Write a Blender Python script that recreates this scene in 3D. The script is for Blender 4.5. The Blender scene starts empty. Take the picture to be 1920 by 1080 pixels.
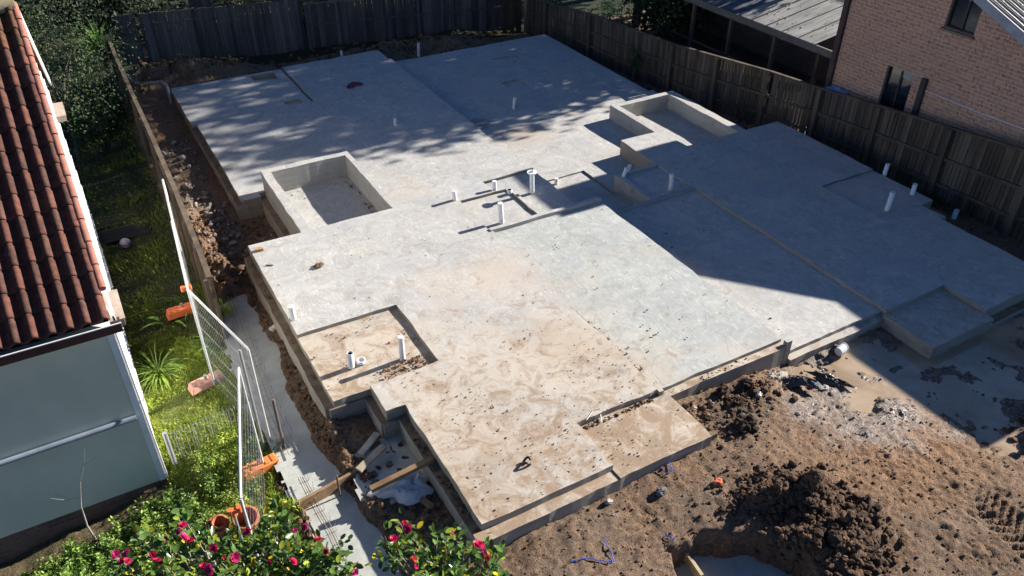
import bpy, math, random
import numpy as np
from mathutils import Vector, Matrix
random.seed(7); rng = np.random.default_rng(11)
S = bpy.context.scene; COL = S.collection; R = math.radians; PI = math.pi

# ------------------------------------------------------------- camera
CAMH = 8.5; F = 1516.6; YAW, PIT, ROL = 0.5167, 0.6211, -0.0029
def _basis():
    cy, sy, cp, sp = math.cos(YAW), math.sin(YAW), math.cos(PIT), math.sin(PIT)
    f = Vector((sy*cp, cy*cp, -sp)); r = Vector((cy, -sy, 0)); d = f.cross(r)
    cr, sr = math.cos(ROL), math.sin(ROL)
    return r*cr + d*sr, d*cr - r*sr, f
RX, DX, FX = _basis()
cam = bpy.data.cameras.new('camera'); co = bpy.data.objects.new('camera', cam); COL.objects.link(co)
cam.sensor_width = 36; cam.lens = 36*F/1920; cam.clip_start = .1; cam.clip_end = 800
M = Matrix((RX, -DX, -FX)).transposed().to_4x4(); M.translation = (0, 0, CAMH); co.matrix_world = M
S.camera = co
def at(px, py, z):
    "point of the plane at height z that the survey photo shows at px, py"
    d = RX*(px-960)/F + DX*(py-540)/F + FX
    return Vector((0, 0, CAMH)) + d*((z-CAMH)/d.z)
def up(bx, by, tx, ty, z):
    "foot point and height of an upright thing"
    b = at(bx, by, z); d = RX*(tx-960)/F + DX*(ty-540)/F + FX
    s = (b.x*d.x+b.y*d.y)/(d.x*d.x+d.y*d.y)
    return b, CAMH+s*d.z-z

# ------------------------------------------------------------- light
SUN_EL = math.atan(.47)
w = bpy.data.worlds.new('World'); S.world = w; w.use_nodes = True
wn = w.node_tree; sky = wn.nodes.new('ShaderNodeTexSky'); sky.sky_type = 'NISHITA'; sky.sun_disc = False
sky.sun_elevation = SUN_EL; sky.sun_rotation = R(89.7); sky.air_density = .65; sky.dust_density = .0; sky.ozone_density = 6.5
bg = wn.nodes['Background']; bg.inputs[1].default_value = .056
wn.links.new(sky.outputs[0], bg.inputs[0])
sl = bpy.data.lights.new('sun', 'SUN'); sl.energy = 5.0; sl.angle = R(.53); sl.color = (1, .96, .90)
so = bpy.data.objects.new('sun', sl); COL.objects.link(so)
sd = Vector((-1, -.006, -.47)).normalized()
so.rotation_euler = sd.to_track_quat('-Z', 'Y').to_euler(); so.location = (60, 0, 40)
S.view_settings.view_transform = 'Standard'; S.view_settings.look = 'None'; S.view_settings.gamma = 1
S.view_settings.exposure = 1.22
S.render.engine = 'CYCLES'; S.cycles.max_bounces = 6; S.cycles.diffuse_bounces = 3

# ------------------------------------------------------------- helpers
class MB:
    def __init__(s): s.v = []; s.f = []; s.sm = []; s.c = []
    def add(s, vs, fs, smooth=False, col=None):
        o = len(s.v); s.v += [tuple(p) for p in vs]
        s.f += [tuple(i+o for i in f) for f in fs]; s.sm += [smooth]*len(fs); s.c += [col or (1, 1, 1)]*len(vs)
    def box(s, c, size, rz=0, tilt=None, col=None, taper=1):
        hx, hy, hz = (a/2 for a in size); m = Matrix.Rotation(rz, 3, 'Z')
        if tilt: m = m @ Matrix.Rotation(tilt[1], 3, 'Y') @ Matrix.Rotation(tilt[0], 3, 'X')
        vs = [m @ Vector((sx*hx*(taper if sz > 0 else 1), sy*hy*(taper if sz > 0 else 1), sz*hz)) + Vector(c) for sz in (-1, 1) for sx, sy in ((-1, -1), (1, -1), (1, 1), (-1, 1))]
        s.add(vs, [(3, 2, 1, 0), (4, 5, 6, 7), (0, 1, 5, 4), (1, 2, 6, 5), (2, 3, 7, 6), (3, 0, 4, 7)], col=col)
    def bar(s, a, b, w, h, col=None):
        a, b = Vector(a), Vector(b); d = (b-a).normalized(); u = Vector((0, 0, 1)) if abs(d.z) < .9 else Vector((0, 1, 0))
        x = d.cross(u).normalized()*w/2; y = x.cross(d).normalized()*h/2
        vs = [p+sx*x+sy*y for p in (a, b) for sx, sy in ((-1, -1), (1, -1), (1, 1), (-1, 1))]
        s.add(vs, [(3, 2, 1, 0), (4, 5, 6, 7), (0, 1, 5, 4), (1, 2, 6, 5), (2, 3, 7, 6), (3, 0, 4, 7)], col=col)
    def tube(s, pts, r, n=6, cap=True, smooth=True, col=None):
        pts = [Vector(p) for p in pts]; rs = r if isinstance(r, (list, tuple)) else [r]*len(pts); vs = []; fs = []
        for i, p in enumerate(pts):
            d = (pts[min(i+1, len(pts)-1)]-pts[max(i-1, 0)]).normalized()
            u = Vector((0, 0, 1)) if abs(d.z) < .9 else Vector((0, 1, 0)); x = d.cross(u).normalized(); y = x.cross(d)
            for k in range(n):
                a = 2*PI*k/n; vs.append(p + (x*math.cos(a)+y*math.sin(a))*rs[i])
        for i in range(len(pts)-1):
            for k in range(n):
                k2 = (k+1) % n; fs.append((i*n+k, i*n+k2, (i+1)*n+k2, (i+1)*n+k))
        s.add(vs, fs, smooth, col)
        if cap:
            s.add(vs[:n], [tuple(range(n))[::-1]], False, col); s.add(vs[-n:], [tuple(range(n))], False, col)
    def blob(s, c, rad, sub=2, amp=.25, seed=0, sq=(1, 1, 1), col=None, smooth=False, freq=2.0):
        import bmesh
        bm = bmesh.new(); bmesh.ops.create_icosphere(bm, subdivisions=sub, radius=1); from mathutils import noise
        vs = []
        for v in bm.verts:
            n = v.co.normalized(); k = 1+amp*noise.noise(n*freq+Vector((seed*3.1, seed*1.7, 0)))*1.6+amp*.5*noise.noise(n*freq*2.7+Vector((seed, 0, seed)))
            vs.append(Vector(c)+Vector((n.x*sq[0], n.y*sq[1], n.z*sq[2]))*rad*k)
        fs = [tuple(v.index for v in f.verts) for f in bm.faces]; bm.free(); s.add(vs, fs, smooth, col)
    def build(s, name, m, parent=None, loc=(0, 0, 0)):
        me = bpy.data.meshes.new(name); me.from_pydata([tuple(Vector(p)-Vector(loc)) for p in s.v] if tuple(loc) != (0, 0, 0) else s.v, [], s.f)
        me.polygons.foreach_set('use_smooth', s.sm)
        ca = me.color_attributes.new('Col', 'FLOAT_COLOR', 'POINT')
        ca.data.foreach_set('color', np.c_[np.array(s.c, dtype=np.float32).reshape(-1, 3), np.ones(len(s.c), np.float32)].ravel())
        me.materials.append(m); o = bpy.data.objects.new(name, me); COL.objects.link(o)
        if parent is not None: o.parent = parent; o.matrix_parent_inverse = Matrix.Identity(4)
        else: o.location = loc
        return o
def tag(o, label=None, cat=None, group=None, kind=None):
    if label: o['label'] = label
    if cat: o['category'] = cat
    if group: o['group'] = group
    if kind: o['kind'] = kind
    return o
def thing(name, loc, label, cat, group=None, rz=0):
    o = bpy.data.objects.new(name, None); COL.objects.link(o); o.location = loc; o.rotation_euler = (0, 0, rz); o.empty_display_size = .1
    return tag(o, label, cat, group)
def copy_tree(o, parent=None):
    c = o.copy(); COL.objects.link(c); c.parent = parent
    for ch in list(o.children): copy_tree(ch, c)
    return c

# ---- materials
def nd(nt, t, **k):
    n = nt.nodes.new(t)
    for a, b in k.items(): setattr(n, a, b)
    return n
def ramp(nt, src, stops):
    r = nd(nt, 'ShaderNodeValToRGB'); e = r.color_ramp.elements
    while len(e) < len(stops): e.new(.5)
    for i, (p, c) in enumerate(stops): e[i].position = p; e[i].color = (*c, 1) if len(c) == 3 else c
    nt.links.new(src, r.inputs[0]); return r.outputs[0]
def mix(nt, f, a, b, mode='MIX'):
    m = nd(nt, 'ShaderNodeMix', data_type='RGBA', blend_type=mode)
    for i, x in ((0, f), (6, a), (7, b)):
        if isinstance(x, (int, float)): m.inputs[i].default_value = x
        elif isinstance(x, tuple): m.inputs[i].default_value = (*x, 1)
        else: nt.links.new(x, m.inputs[i])
    return m.outputs[2]
def noise_(nt, vec, scale, detail=5, rough=.6, dist=0):
    n = nd(nt, 'ShaderNodeTexNoise'); n.inputs['Scale'].default_value = scale; n.inputs['Detail'].default_value = detail
    n.inputs['Roughness'].default_value = rough; n.inputs['Distortion'].default_value = dist
    if vec is not None: nt.links.new(vec, n.inputs['Vector'])
    return n.outputs[0]
def coords(nt, sc=(1, 1, 1), rz=0, loc=(0, 0, 0)):
    g = nd(nt, 'ShaderNodeNewGeometry'); m = nd(nt, 'ShaderNodeMapping'); m.inputs['Scale'].default_value = sc
    m.inputs['Rotation'].default_value = (0, 0, rz); m.inputs['Location'].default_value = loc
    nt.links.new(g.outputs['Position'], m.inputs[0]); return m.outputs[0]
def bump(nt, h, strength, dist, b):
    n = nd(nt, 'ShaderNodeBump'); n.inputs['Strength'].default_value = strength; n.inputs['Distance'].default_value = dist
    nt.links.new(h, n.inputs['Height']); nt.links.new(n.outputs[0], b.inputs['Normal'])
def base(name, rough=.8):
    m = bpy.data.materials.new(name); m.use_nodes = True; b = m.node_tree.nodes['Principled BSDF']
    b.inputs['Roughness'].default_value = rough; b.inputs['Specular IOR Level'].default_value = .3
    return m, m.node_tree, b
def mat(name, c, c2=None, scale=6, rough=.8, bmp=.3, bd=.01, metal=0, sc=(1, 1, 1), vcol=False, spec=.3, detail=5):
    m, nt, b = base(name, rough); b.inputs['Metallic'].default_value = metal; b.inputs['Specular IOR Level'].default_value = spec
    c2 = c2 or tuple(x*.72 for x in c); v = coords(nt, sc); n = noise_(nt, v, scale, detail)
    colr = ramp(nt, n, [(.32, c2), (.68, c)])
    if vcol:
        a = nd(nt, 'ShaderNodeVertexColor', layer_name='Col'); colr = mix(nt, 1.0, colr, a.outputs[0], 'MULTIPLY')
    nt.links.new(colr, b.inputs['Base Color'])
    if bmp: bump(nt, noise_(nt, v, scale*5, 4), bmp, bd, b)
    return m
def leafmat(name, c, c2, rough=.45, trans=.25):
    m, nt, b = base(name, rough); v = coords(nt); n = noise_(nt, v, 9, 3)
    a = nd(nt, 'ShaderNodeVertexColor', layer_name='Col')
    colr = mix(nt, 1.0, ramp(nt, n, [(.35, c2), (.65, c)]), a.outputs[0], 'MULTIPLY')
    nt.links.new(colr, b.inputs['Base Color'])
    t = nd(nt, 'ShaderNodeBsdfTranslucent'); nt.links.new(colr, t.inputs[0]); ms = nd(nt, 'ShaderNodeMixShader'); ms.inputs[0].default_value = trans
    nt.links.new(b.outputs[0], ms.inputs[1]); nt.links.new(t.outputs[0], ms.inputs[2]); nt.links.new(ms.outputs[0], nt.nodes['Material Output'].inputs[0])
    return m

# concrete of the slab: pale trowelled grey, tan soil film and crumbs where site soil was walked in
def concrete(name, dirt=0.0, c=(.50, .475, .435)):
    m, nt, b = base(name, .75); v = coords(nt)
    big = noise_(nt, v, .55, 6, .62, .6); mid = noise_(nt, v, 2.6, 7, .7, 1.2)
    vs = coords(nt, (3.2, .9, 1), R(28)); scr = noise_(nt, vs, 3.2, 8, .75, 2.4)
    colr = mix(nt, ramp(nt, mid, [(.36, (0, 0, 0)), (.7, (1, 1, 1))]), tuple(x*.70 for x in c), c)
    colr = mix(nt, ramp(nt, scr, [(.53, (0, 0, 0)), (.64, (.75, .75, .75))]), colr, (.62, .605, .57))
    # grey-blue laitance patches
    colr = mix(nt, ramp(nt, noise_(nt, v, .9, 5, .6, .4), [(.5, (0, 0, 0)), (.68, (.5, .5, .5))]), colr, (.36, .37, .37))
    # tan film, heavier towards the front left corner
    sx = nd(nt, 'ShaderNodeSeparateXYZ'); g = nd(nt, 'ShaderNodeNewGeometry'); nt.links.new(g.outputs['Position'], sx.inputs[0])
    def mr(o, a, b_):
        r = nd(nt, 'ShaderNodeMapRange'); r.inputs[1].default_value = a; r.inputs[2].default_value = b_; nt.links.new(o, r.inputs[0]); return r.outputs[0]
    def ma(op, a, b_):
        q = nd(nt, 'ShaderNodeMath', operation=op)
        for i, x in enumerate((a, b_)):
            if isinstance(x, (int, float)): q.inputs[i].default_value = x
            else: nt.links.new(x, q.inputs[i])
        return q.outputs[0]
    area = ma('MULTIPLY', mr(sx.outputs[1], 12.5, 6.5), mr(sx.outputs[0], 10.5, 5.0))
    area = ma('ADD', ma('MULTIPLY', area, .36), dirt)
    f = ramp(nt, ma('ADD', big, area), [(.56, (0, 0, 0)), (.86, (1, 1, 1))])
    colr = mix(nt, f, colr, (.50, .425, .335))
    for (sx_, sy_, sr, sc_, am) in ((10.1, 17.1, 1.0, (.46, .34, .22), .55), (5.75, 8.9, .75, (.42, .31, .21), .42), (5.9, 8.0, .9, (.42, .31, .20), .3), (9.35, 18.3, .45, (.10, .10, .10), .7), (6.0, 10.8, 1.1, (.55, .45, .35), .5), (3.7, 6.9, 1.0, (.36, .26, .17), .5)):
        dv = nd(nt, 'ShaderNodeVectorMath', operation='DISTANCE'); cx_ = nd(nt, 'ShaderNodeCombineXYZ'); nt.links.new(sx.outputs[0], cx_.inputs[0]); nt.links.new(sx.outputs[1], cx_.inputs[1]); nt.links.new(cx_.outputs[0], dv.inputs[0]); dv.inputs[1].default_value = (sx_, sy_, 0)
        fm = ma('MULTIPLY', mr(ma('ADD', dv.outputs['Value'], ma('MULTIPLY', mid, sr*1.6)), sr*1.9, sr*.8), am); colr = mix(nt, fm, colr, sc_)
    fine = noise_(nt, v, 3.2, 11, .76, .8)
    f2 = ramp(nt, ma('ADD', fine, ma('MULTIPLY', area, .42)), [(.58, (0, 0, 0)), (.74, (.9, .9, .9))])
    colr = mix(nt, f2, colr, (.29, .195, .12))
    speck = noise_(nt, v, 34, 3, .5)
    colr = mix(nt, ramp(nt, speck, [(.70, (0, 0, 0)), (.75, (.7, .7, .7))]), colr, (.12, .10, .08))
    hair = nd(nt, 'ShaderNodeTexVoronoi', feature='DISTANCE_TO_EDGE'); hair.inputs['Scale'].default_value = .45
    vv = nd(nt, 'ShaderNodeVectorMath', operation='ADD'); nt.links.new(v, vv.inputs[0]); nn = nd(nt, 'ShaderNodeTexNoise'); nn.inputs['Scale'].default_value = 1.3
    nt.links.new(v, nn.inputs['Vector']); nt.links.new(nn.outputs[1], vv.inputs[1]); nt.links.new(vv.outputs[0], hair.inputs['Vector'])
    colr = mix(nt, ramp(nt, hair.outputs[0], [(0, (.35, .35, .35)), (.006, (0, 0, 0))]), colr, (.2, .18, .16))
    nt.links.new(colr, b.inputs['Base Color'])
    bump(nt, noise_(nt, v, 18, 8, .75), .25, .012, b)
    return m
def concrete_side(name, c, c2):
    m, nt, b = base(name, .85); v = coords(nt, (.5, .5, 7)); n = noise_(nt, v, 2.2, 6, .7)
    v2 = coords(nt); st = noise_(nt, v2, 3.5, 7, .7)
    colr = mix(nt, ramp(nt, n, [(.3, (0, 0, 0)), (.7, (1, 1, 1))]), c2, c)
    colr = mix(nt, ramp(nt, st, [(.55, (0, 0, 0)), (.75, (.75, .75, .75))]), colr, (.2, .14, .09))
    nt.links.new(colr, b.inputs['Base Color']); bump(nt, noise_(nt, v2, 22, 6, .7), .35, .015, b); return m
M_conc = concrete('slab_concrete'); M_concl = concrete('cool_concrete', -.05, (.46, .465, .425)); M_concd = concrete('muddy_concrete', .20, (.42, .39, .34)); M_concg = concrete('grey_concrete', -.02, (.36, .35, .33))
M_side = concrete_side('formed_concrete', (.35, .315, .26), (.24, .21, .17))
M_sidep = concrete_side('pit_formed_concrete', (.42, .405, .37), (.30, .29, .265))
M_ledge = mat('dirty_ledge_concrete', (.26, .19, .125), (.13, .09, .06), 5, .9, .6, .02)
M_white = mat('white_pvc', (.78, .78, .76), (.66, .66, .64), 8, .35, 0)
M_galv = mat('galvanised_steel', (.52, .53, .53), (.38, .39, .40), 14, .42, .1, .003, .55)
M_timber = mat('weathered_timber', (.155, .12, .088), (.068, .052, .038), 3.5, .9, .6, .01, sc=(1, 1, .18), vcol=True)
M_timberg = mat('grey_timber', (.125, .12, .115), (.06, .058, .058), 3.5, .9, .6, .01, sc=(1, 1, .15), vcol=True)
M_plank = mat('raw_timber', (.36, .27, .18), (.2, .14, .09), 4, .85, .5, .01, vcol=True)
M_orange = mat('orange_plastic', (.78, .19, .06), (.62, .14, .05), 5, .5, .2, .005, vcol=True)
M_leafd = leafmat('dark_foliage', (.036, .06, .018), (.016, .032, .010), .6, .08)
M_grass = leafmat('grass_blades', (.40, .54, .12), (.20, .32, .06), .5, .35)
M_weed = leafmat('weed_leaves', (.25, .40, .095), (.13, .24, .055), .45, .35)
M_cam = leafmat('camellia_leaves', (.095, .16, .035), (.05, .095, .022), .2, .2)
M_petal = leafmat('petals', (.72, .03, .11), (.55, .015, .06), .5, .3)
M_bark = mat('bark', (.17, .135, .10), (.09, .07, .05), 9, .95, .8, .02)
M_twig = mat('pale_twigs', (.42, .38, .33), (.26, .22, .18), 9, .9, .3)
M_dark = mat('dark_plastic', (.03, .03, .035), (.02, .02, .02), 6, .35, .5, .02)
M_terra = mat('terracotta_pot', (.50, .17, .075), (.38, .12, .05), 6, .8, .2)
M_rock = mat('rubble', (.42, .38, .34), (.26, .23, .20), 7, .95, .7, .02, vcol=True)
M_clod = mat('soil_clods', (.20, .125, .075), (.085, .055, .035), 8, .97, .9, .03, vcol=True)
M_paint = mat('white_paint', (.80, .79, .76), (.70, .68, .64), 5, .6, .15, .004)
M_black = mat('dark_interior', (.012, .012, .014), None, 4, .6, 0)

# ------------------------------------------------------------- value noise for height fields
def vnoise(X, Y, f, seed):
    r = np.random.default_rng(seed); n = 256; T = r.random((n, n)); x = X*f+1000; y = Y*f+1000
    xi = np.floor(x).astype(int); yi = np.floor(y).astype(int); u = x-xi; v = y-yi; u = u*u*(3-2*u); v = v*v*(3-2*v)
    a = T[xi % n, yi % n]; b = T[(xi+1) % n, yi % n]; c = T[xi % n, (yi+1) % n]; d = T[(xi+1) % n, (yi+1) % n]
    return (a*(1-u)+b*u)*(1-v)+(c*(1-u)+d*u)*v-.5
def fbm(X, Y, f, seed, o=4, g=.5):
    return sum(vnoise(X, Y, f*2**k, seed+k)*g**k for k in range(o))
def ss(a, b, x):
    t = np.clip((x-a)/(b-a), 0, 1); return t*t*(3-2*t)
def inpoly(X, Y, P):
    ins = np.zeros(X.shape, bool); n = len(P)
    for i in range(n):
        x1, y1 = P[i]; x2, y2 = P[(i+1) % n]
        if y1 == y2: continue
        c = ((y1 > Y) != (y2 > Y)) & (X < (x2-x1)*(Y-y1)/(y2-y1)+x1); ins ^= c
    return ins
def polydist(X, Y, P):
    d = np.full(X.shape, 1e9); n = len(P)
    for i in range(n):
        x1, y1 = P[i]; x2, y2 = P[(i+1) % n]; L = (x2-x1)**2+(y2-y1)**2
        t = np.clip(((X-x1)*(x2-x1)+(Y-y1)*(y2-y1))/L, 0, 1); d = np.minimum(d, np.hypot(X-x1-t*(x2-x1), Y-y1-t*(y2-y1)))
    return np.where(inpoly(X, Y, P), d, -d)

# ------------------------------------------------------------- ground
CP = [(-5, 9, -1.6), (-3, 9.3, -1.6), (-1.5, 9.3, -1.5), (-.5, 9.2, -1.3), (-.4, 12, -1.05), (.5, 12, -.88), (-.3, 16, -1.1), (.8, 16, -.95), (0, 22, -1.1), (.9, 10, -.78), (.5, 8, -.82), (0, 7, -.95),
      (-2, 6, -1.3), (.3, 5, -.95), (1.6, 14, -.66), (1.6, 16, -.72), (1.6, 20, -.85), (1.8, 23, -.9), (2.7, 16.2, -1.0), (2.6, 15.2, -.98), (2.5, 14.6, -.9), (1.75, 14, -.62), (1.4, 12, -.70),
      (1.4, 9, -.72), (1.5, 7, -.85), (2.0, 12, -.52), (2.0, 10, -.5), (2.2, 8.8, -.47), (2.4, 7.5, -.55), (2.6, 6.4, -.4), (3, 26, -.6), (1.7, 26.5, -.45), (7, 26, -.9), (12, 26, -1.1), (15, 25.5, -1.4),
      (16, 20, -1.2), (16.5, 15, -1.1), (16.6, 11, -.98), (17, 8, -.9), (18, 6, -.85), (3.5, 5, -.27), (6.5, 5.4, -.27), (7, 6.3, -.3), (8.2, 6.3, -.42), (9.2, 6.2, -.58), (11, 4, -.64),
      (13, 5.5, -.68), (14.5, 5.3, -.62), (8, 3, -.47), (10, 2, -.42), (5, 3, -.4), (12, 1, -.4), (3, 3.5, -.38), (16, 4, -.62), (20, 12, -1.1), (20, 20, -1.3), (3, 31, -1.2), (12, 31, -1.3), (20, 30, -1.5), (-4, 30, -1.2), (-4, 20, -1.2)]
def groundbase(X, Y):
    W = np.zeros(X.shape); Z = np.zeros(X.shape)
    for x, y, z in CP:
        k = 1/(((X-x)**2+(Y-y)**2)+.15)**1.7; W += k; Z += k*z
    return Z/W
PUD = [(9.2, 6.4), (10.2, 6.7), (11.3, 6.5), (11.45, 5.45), (12.3, 5.5), (13.2, 5.65), (14.8, 5.5), (15.6, 4.4), (13.2, 3.95), (11.7, 4.1), (11.0, 4.75), (10.35, 5.3), (9.7, 5.5), (9.2, 5.85)]
PATH = [(1.12, 13.3), (1.7, 13.4), (1.75, 11.5), (1.6, 10.4), (1.62, 9.2), (1.72, 8.1), (1.8, 7.2), (1.9, 6.0), (1.2, 5.6), (1.2, 7.2), (1.12, 8.2), (1.1, 10.5)]
HOLE = [(5.0, 4.75), (5.7, 4.6), (6.15, 4.3), (6.35, 3.9), (6.5, 2.4), (4.8, 2.4), (4.8, 4.1)]
WATER = -.635
def ground(X, Y):
    Z = groundbase(X, Y)
    fence_side = ss(1.2, 1.0, X)                       # lawn side
    lawn = np.where(Y > 11.6, ss(1.15, 1.05, X), ss(1.15, .8, X+.12*fbm(X, Y, 1.5, 5)))*ss(4.2, 5.5, Y+X*.6)
    lawn = np.where(Y > 26, 1, lawn); lawn = np.where((X < -.4) & (Y < 10.2), lawn*.15, lawn)
    rough = fbm(X, Y, 1.1, 21, 5, .55)*np.where(Y < 6.6, .065, .10) + np.abs(fbm(X, Y, 5, 31, 4, .6))*np.where(Y < 6.6, .055, .075) + fbm(X, Y, 13, 36, 2, .6)*.022*ss(6.9, 6.0, Y)
    Z = Z + np.where(lawn > .5, .35, 1.0)*rough + lawn*.03*fbm(X, Y, 2.5, 41)
    # spoil heaps
    def heap(cx, cy, sx, sy, h, a=0):
        dx = (X-cx)*math.cos(a)+(Y-cy)*math.sin(a); dy = -(X-cx)*math.sin(a)+(Y-cy)*math.cos(a)
        g = np.exp(-((dx/sx)**2+(dy/sy)**2)); return h*g*(1+1.5*fbm(X, Y, 3.2, 51, 4, .66))+.8*h*g**.5*np.abs(fbm(X, Y, 5, 61, 4, .6))
    Z += heap(7.15, 4.4, .36, .3, .24, -.4)+heap(7.0, 3.7, .45, .33, .23)+heap(7.7, 3.9, .35, .2, .12)+heap(6.6, 4.6, .3, .2, .12)+heap(7.6, 6.3, .35, .25, .06)+heap(8.2, 6.5, .5, .2, .08)+heap(12.1, 3.75, .8, .22, .22, .25)+heap(13.4, 3.7, .8, .3, .2)
    Z += heap(1.95, 8.7, .14, .8, .06)+heap(2.0, 7.2, .16, .7, .07)+heap(1.05, 7.9, .16, .6, .16)+heap(1.45, 13.9, .3, .6, .22)+heap(1.4, 15.2, .25, .7, .25)+heap(1.35, 16.8, .25, .8, .2)+heap(3, 25.8, 1.3, .6, .25)+heap(10.8, 25.7, 2.2, .5, .2)
    Z += heap(14.6, 4.0, .9, .35, .12, .3)+heap(12.7, 3.25, .6, .25, .14)
    # vehicle tracks
    Xr = X-9.3-.25*(Y-2.6); tr = ss(.30, .22, np.abs(Xr))*ss(3.5, 3.1, Y); t = Y-.5*np.abs(Xr)
    Z += tr*.024*np.sign(np.sin(t*46))-tr*.03
    d = polydist(X, Y, PUD)+.42*fbm(X, Y, 1.5, 71, 5, .62)-.08*(X > 11.5)*(Y < 4.6)
    Z = np.where(d > -.35, Z*(1-ss(-.35, .15, d))+ss(-.35, .15, d)*(WATER-.030+.12*fbm(X, Y, 2.4, 81, 6, .68)), Z)
    d = polydist(X, Y, PATH); k = ss(-.10, .05, d+.12*fbm(X, Y, 3, 91)); Z = Z*(1-k)+k*(-.80)
    d = polydist(X, Y, HOLE); k = ss(-.06, .04, d+.14*fbm(X, Y, 4, 95)); Z = Z*(1-k)+k*(-.88)
    return Z, lawn
SLABFOOT = [(2.0, 16.0), (2.6, 17), (2.6, 24.4), (8.7, 24.4), (8.7, 23.6), (14.6, 23.6), (14.9, 17), (15.5, 13.6), (15.6, 9.2), (15.1, 8.4), (15.1, 6.4), (13, 6.5), (13, 5.95), (11.8, 5.95), (11.8, 6.8), (6.5, 6.9), (6.5, 6.1), (3, 6.15), (3, 8.7), (2.2, 9.4), (2.2, 13.8), (3.3, 14.0), (3.3, 17.0), (2.7, 17.1)]
def make_ground():
    def sheet(name, xs, ys, cut=None):
        X, Y = np.meshgrid(xs, ys, indexing='ij'); Z, lawn = ground(X, Y)
        k = ss(.02, .2, polydist(X, Y, SLABFOOT)); Z = Z*(1-k)+k*np.minimum(Z, -1.15)
        nx, ny = X.shape; V = np.c_[X.ravel(), Y.ravel(), Z.ravel()]
        I = np.arange(nx*ny).reshape(nx, ny); Q = np.stack([I[:-1, :-1], I[1:, :-1], I[1:, 1:], I[:-1, 1:]], -1).reshape(-1, 4)
        me = bpy.data.meshes.new(name); me.vertices.add(len(V)); me.vertices.foreach_set('co', V.ravel())
        me.loops.add(Q.size); me.loops.foreach_set('vertex_index', Q.ravel()); me.polygons.add(len(Q)); me.polygons.foreach_set('loop_start', np.arange(0, Q.size, 4))
        me.update(); me.polygons.foreach_set('use_smooth', np.ones(len(Q), bool))
        wet = ss(.5, -.3, -polydist(X, Y, PUD)+.5*fbm(X, Y, 1.3, 101, 4)); wet = np.clip(ss(-1.3, .2, polydist(X, Y, PUD)+1.2*fbm(X, Y, 1.4, 101, 5, .6)), 0, 1)
        clay = np.clip(np.exp(-(((X-9.3)/1.6)**2+((Y-4.4)/1.0)**2))*1.0+ss(.05, .3, fbm(X, Y, .7, 111, 4))*.35+.8*ss(1.95, 1.7, X)*ss(6.5, 7, Y)*ss(9.5, 9, Y), 0, 1)
        dk = np.clip(1.3*np.exp(-(((X-7.15)/.75)**2+((Y-4.1)/.75)**2))+.9*np.exp(-(((X-7.6)/.55)**2+((Y-6.25)/.4)**2))+.5*ss(2.1, 1.8, X)*ss(17.5, 13, Y)+fbm(X, Y, 2, 121, 4)*.3-.06, 0, 1)
        c = np.c_[lawn.ravel(), wet.ravel(), clay.ravel(), dk.ravel()].astype(np.float32)
        ca = me.color_attributes.new('Col', 'FLOAT_COLOR', 'POINT'); ca.data.foreach_set('color', c.ravel())
        me.materials.append(M_ground); o = bpy.data.objects.new(name, me); COL.objects.link(o); tag(o, kind='structure'); return X, Y, Z
    xs = np.unique(np.r_[np.linspace(-4.5, .6, 80), np.linspace(.6, 3.2, 80), np.linspace(3.2, 8.5, 110), np.linspace(8.5, 10.1, 56), np.linspace(10.1, 18.5, 150), np.linspace(18.5, 26, 30)])
    ys = np.unique(np.r_[np.linspace(1.2, 9.5, 300), np.linspace(9.5, 18, 150), np.linspace(18, 32, 110)])
    return sheet('ground', xs, ys)
mg, nt, b = base('site_soil', .95); v = coords(nt)
a = nd(nt, 'ShaderNodeVertexColor', layer_name='Col'); sp = nd(nt, 'ShaderNodeSeparateColor'); nt.links.new(a.outputs[0], sp.inputs[0])
n1 = noise_(nt, v, 1.7, 9, .68, .4); n2 = noise_(nt, v, 14, 8, .72, .3)
soil = mix(nt, ramp(nt, n2, [(.36, (0, 0, 0)), (.66, (1, 1, 1))]), (.105, .064, .038), (.36, .225, .135))
soil = mix(nt, ramp(nt, n1, [(.42, (0, 0, 0)), (.66, (.8, .8, .8))]), soil, (.23, .165, .115))
clayc = mix(nt, ramp(nt, n2, [(.4, (0, 0, 0)), (.7, (1, 1, 1))]), (.20, .10, .05), (.44, .27, .15))
soil = mix(nt, sp.outputs[2], soil, clayc)
stone = nd(nt, 'ShaderNodeTexVoronoi'); stone.inputs['Scale'].default_value = 34; nt.links.new(v, stone.inputs['Vector'])
soil = mix(nt, ramp(nt, stone.outputs[0], [(.13, (.7, .7, .7)), (.24, (0, 0, 0))]), soil, (.40, .33, .27))
soil = mix(nt, a.outputs[1], soil, mix(nt, n2, (.035, .022, .015), (.115, .072, .045)))
soil = mix(nt, sp.outputs[1], soil, mix(nt, ramp(nt, n2, [(.4, (0, 0, 0)), (.62, (1, 1, 1))]), (.09, .062, .048), (.29, .225, .18)))
grc = mix(nt, n1, (.13, .16, .04), (.30, .34, .085)); sy = nd(nt, 'ShaderNodeSeparateXYZ'); nt.links.new(v, sy.inputs[0]); lawn_shade = nd(nt, 'ShaderNodeMapRange'); lawn_shade.inputs[1].default_value = 12.2; lawn_shade.inputs[2].default_value = 13.4; nt.links.new(sy.outputs[1], lawn_shade.inputs[0]); grc = mix(nt, lawn_shade.outputs[0], grc, (.03, .035, .014))  # rear lawn: fence and tree shade painted into the ground colour
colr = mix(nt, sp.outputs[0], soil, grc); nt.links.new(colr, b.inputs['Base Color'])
rr = nd(nt, 'ShaderNodeMapRange'); rr.inputs[3].default_value = .95; rr.inputs[4].default_value = .22
nt.links.new(sp.outputs[1], rr.inputs[0]); nt.links.new(rr.outputs[0], b.inputs['Roughness'])
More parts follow.
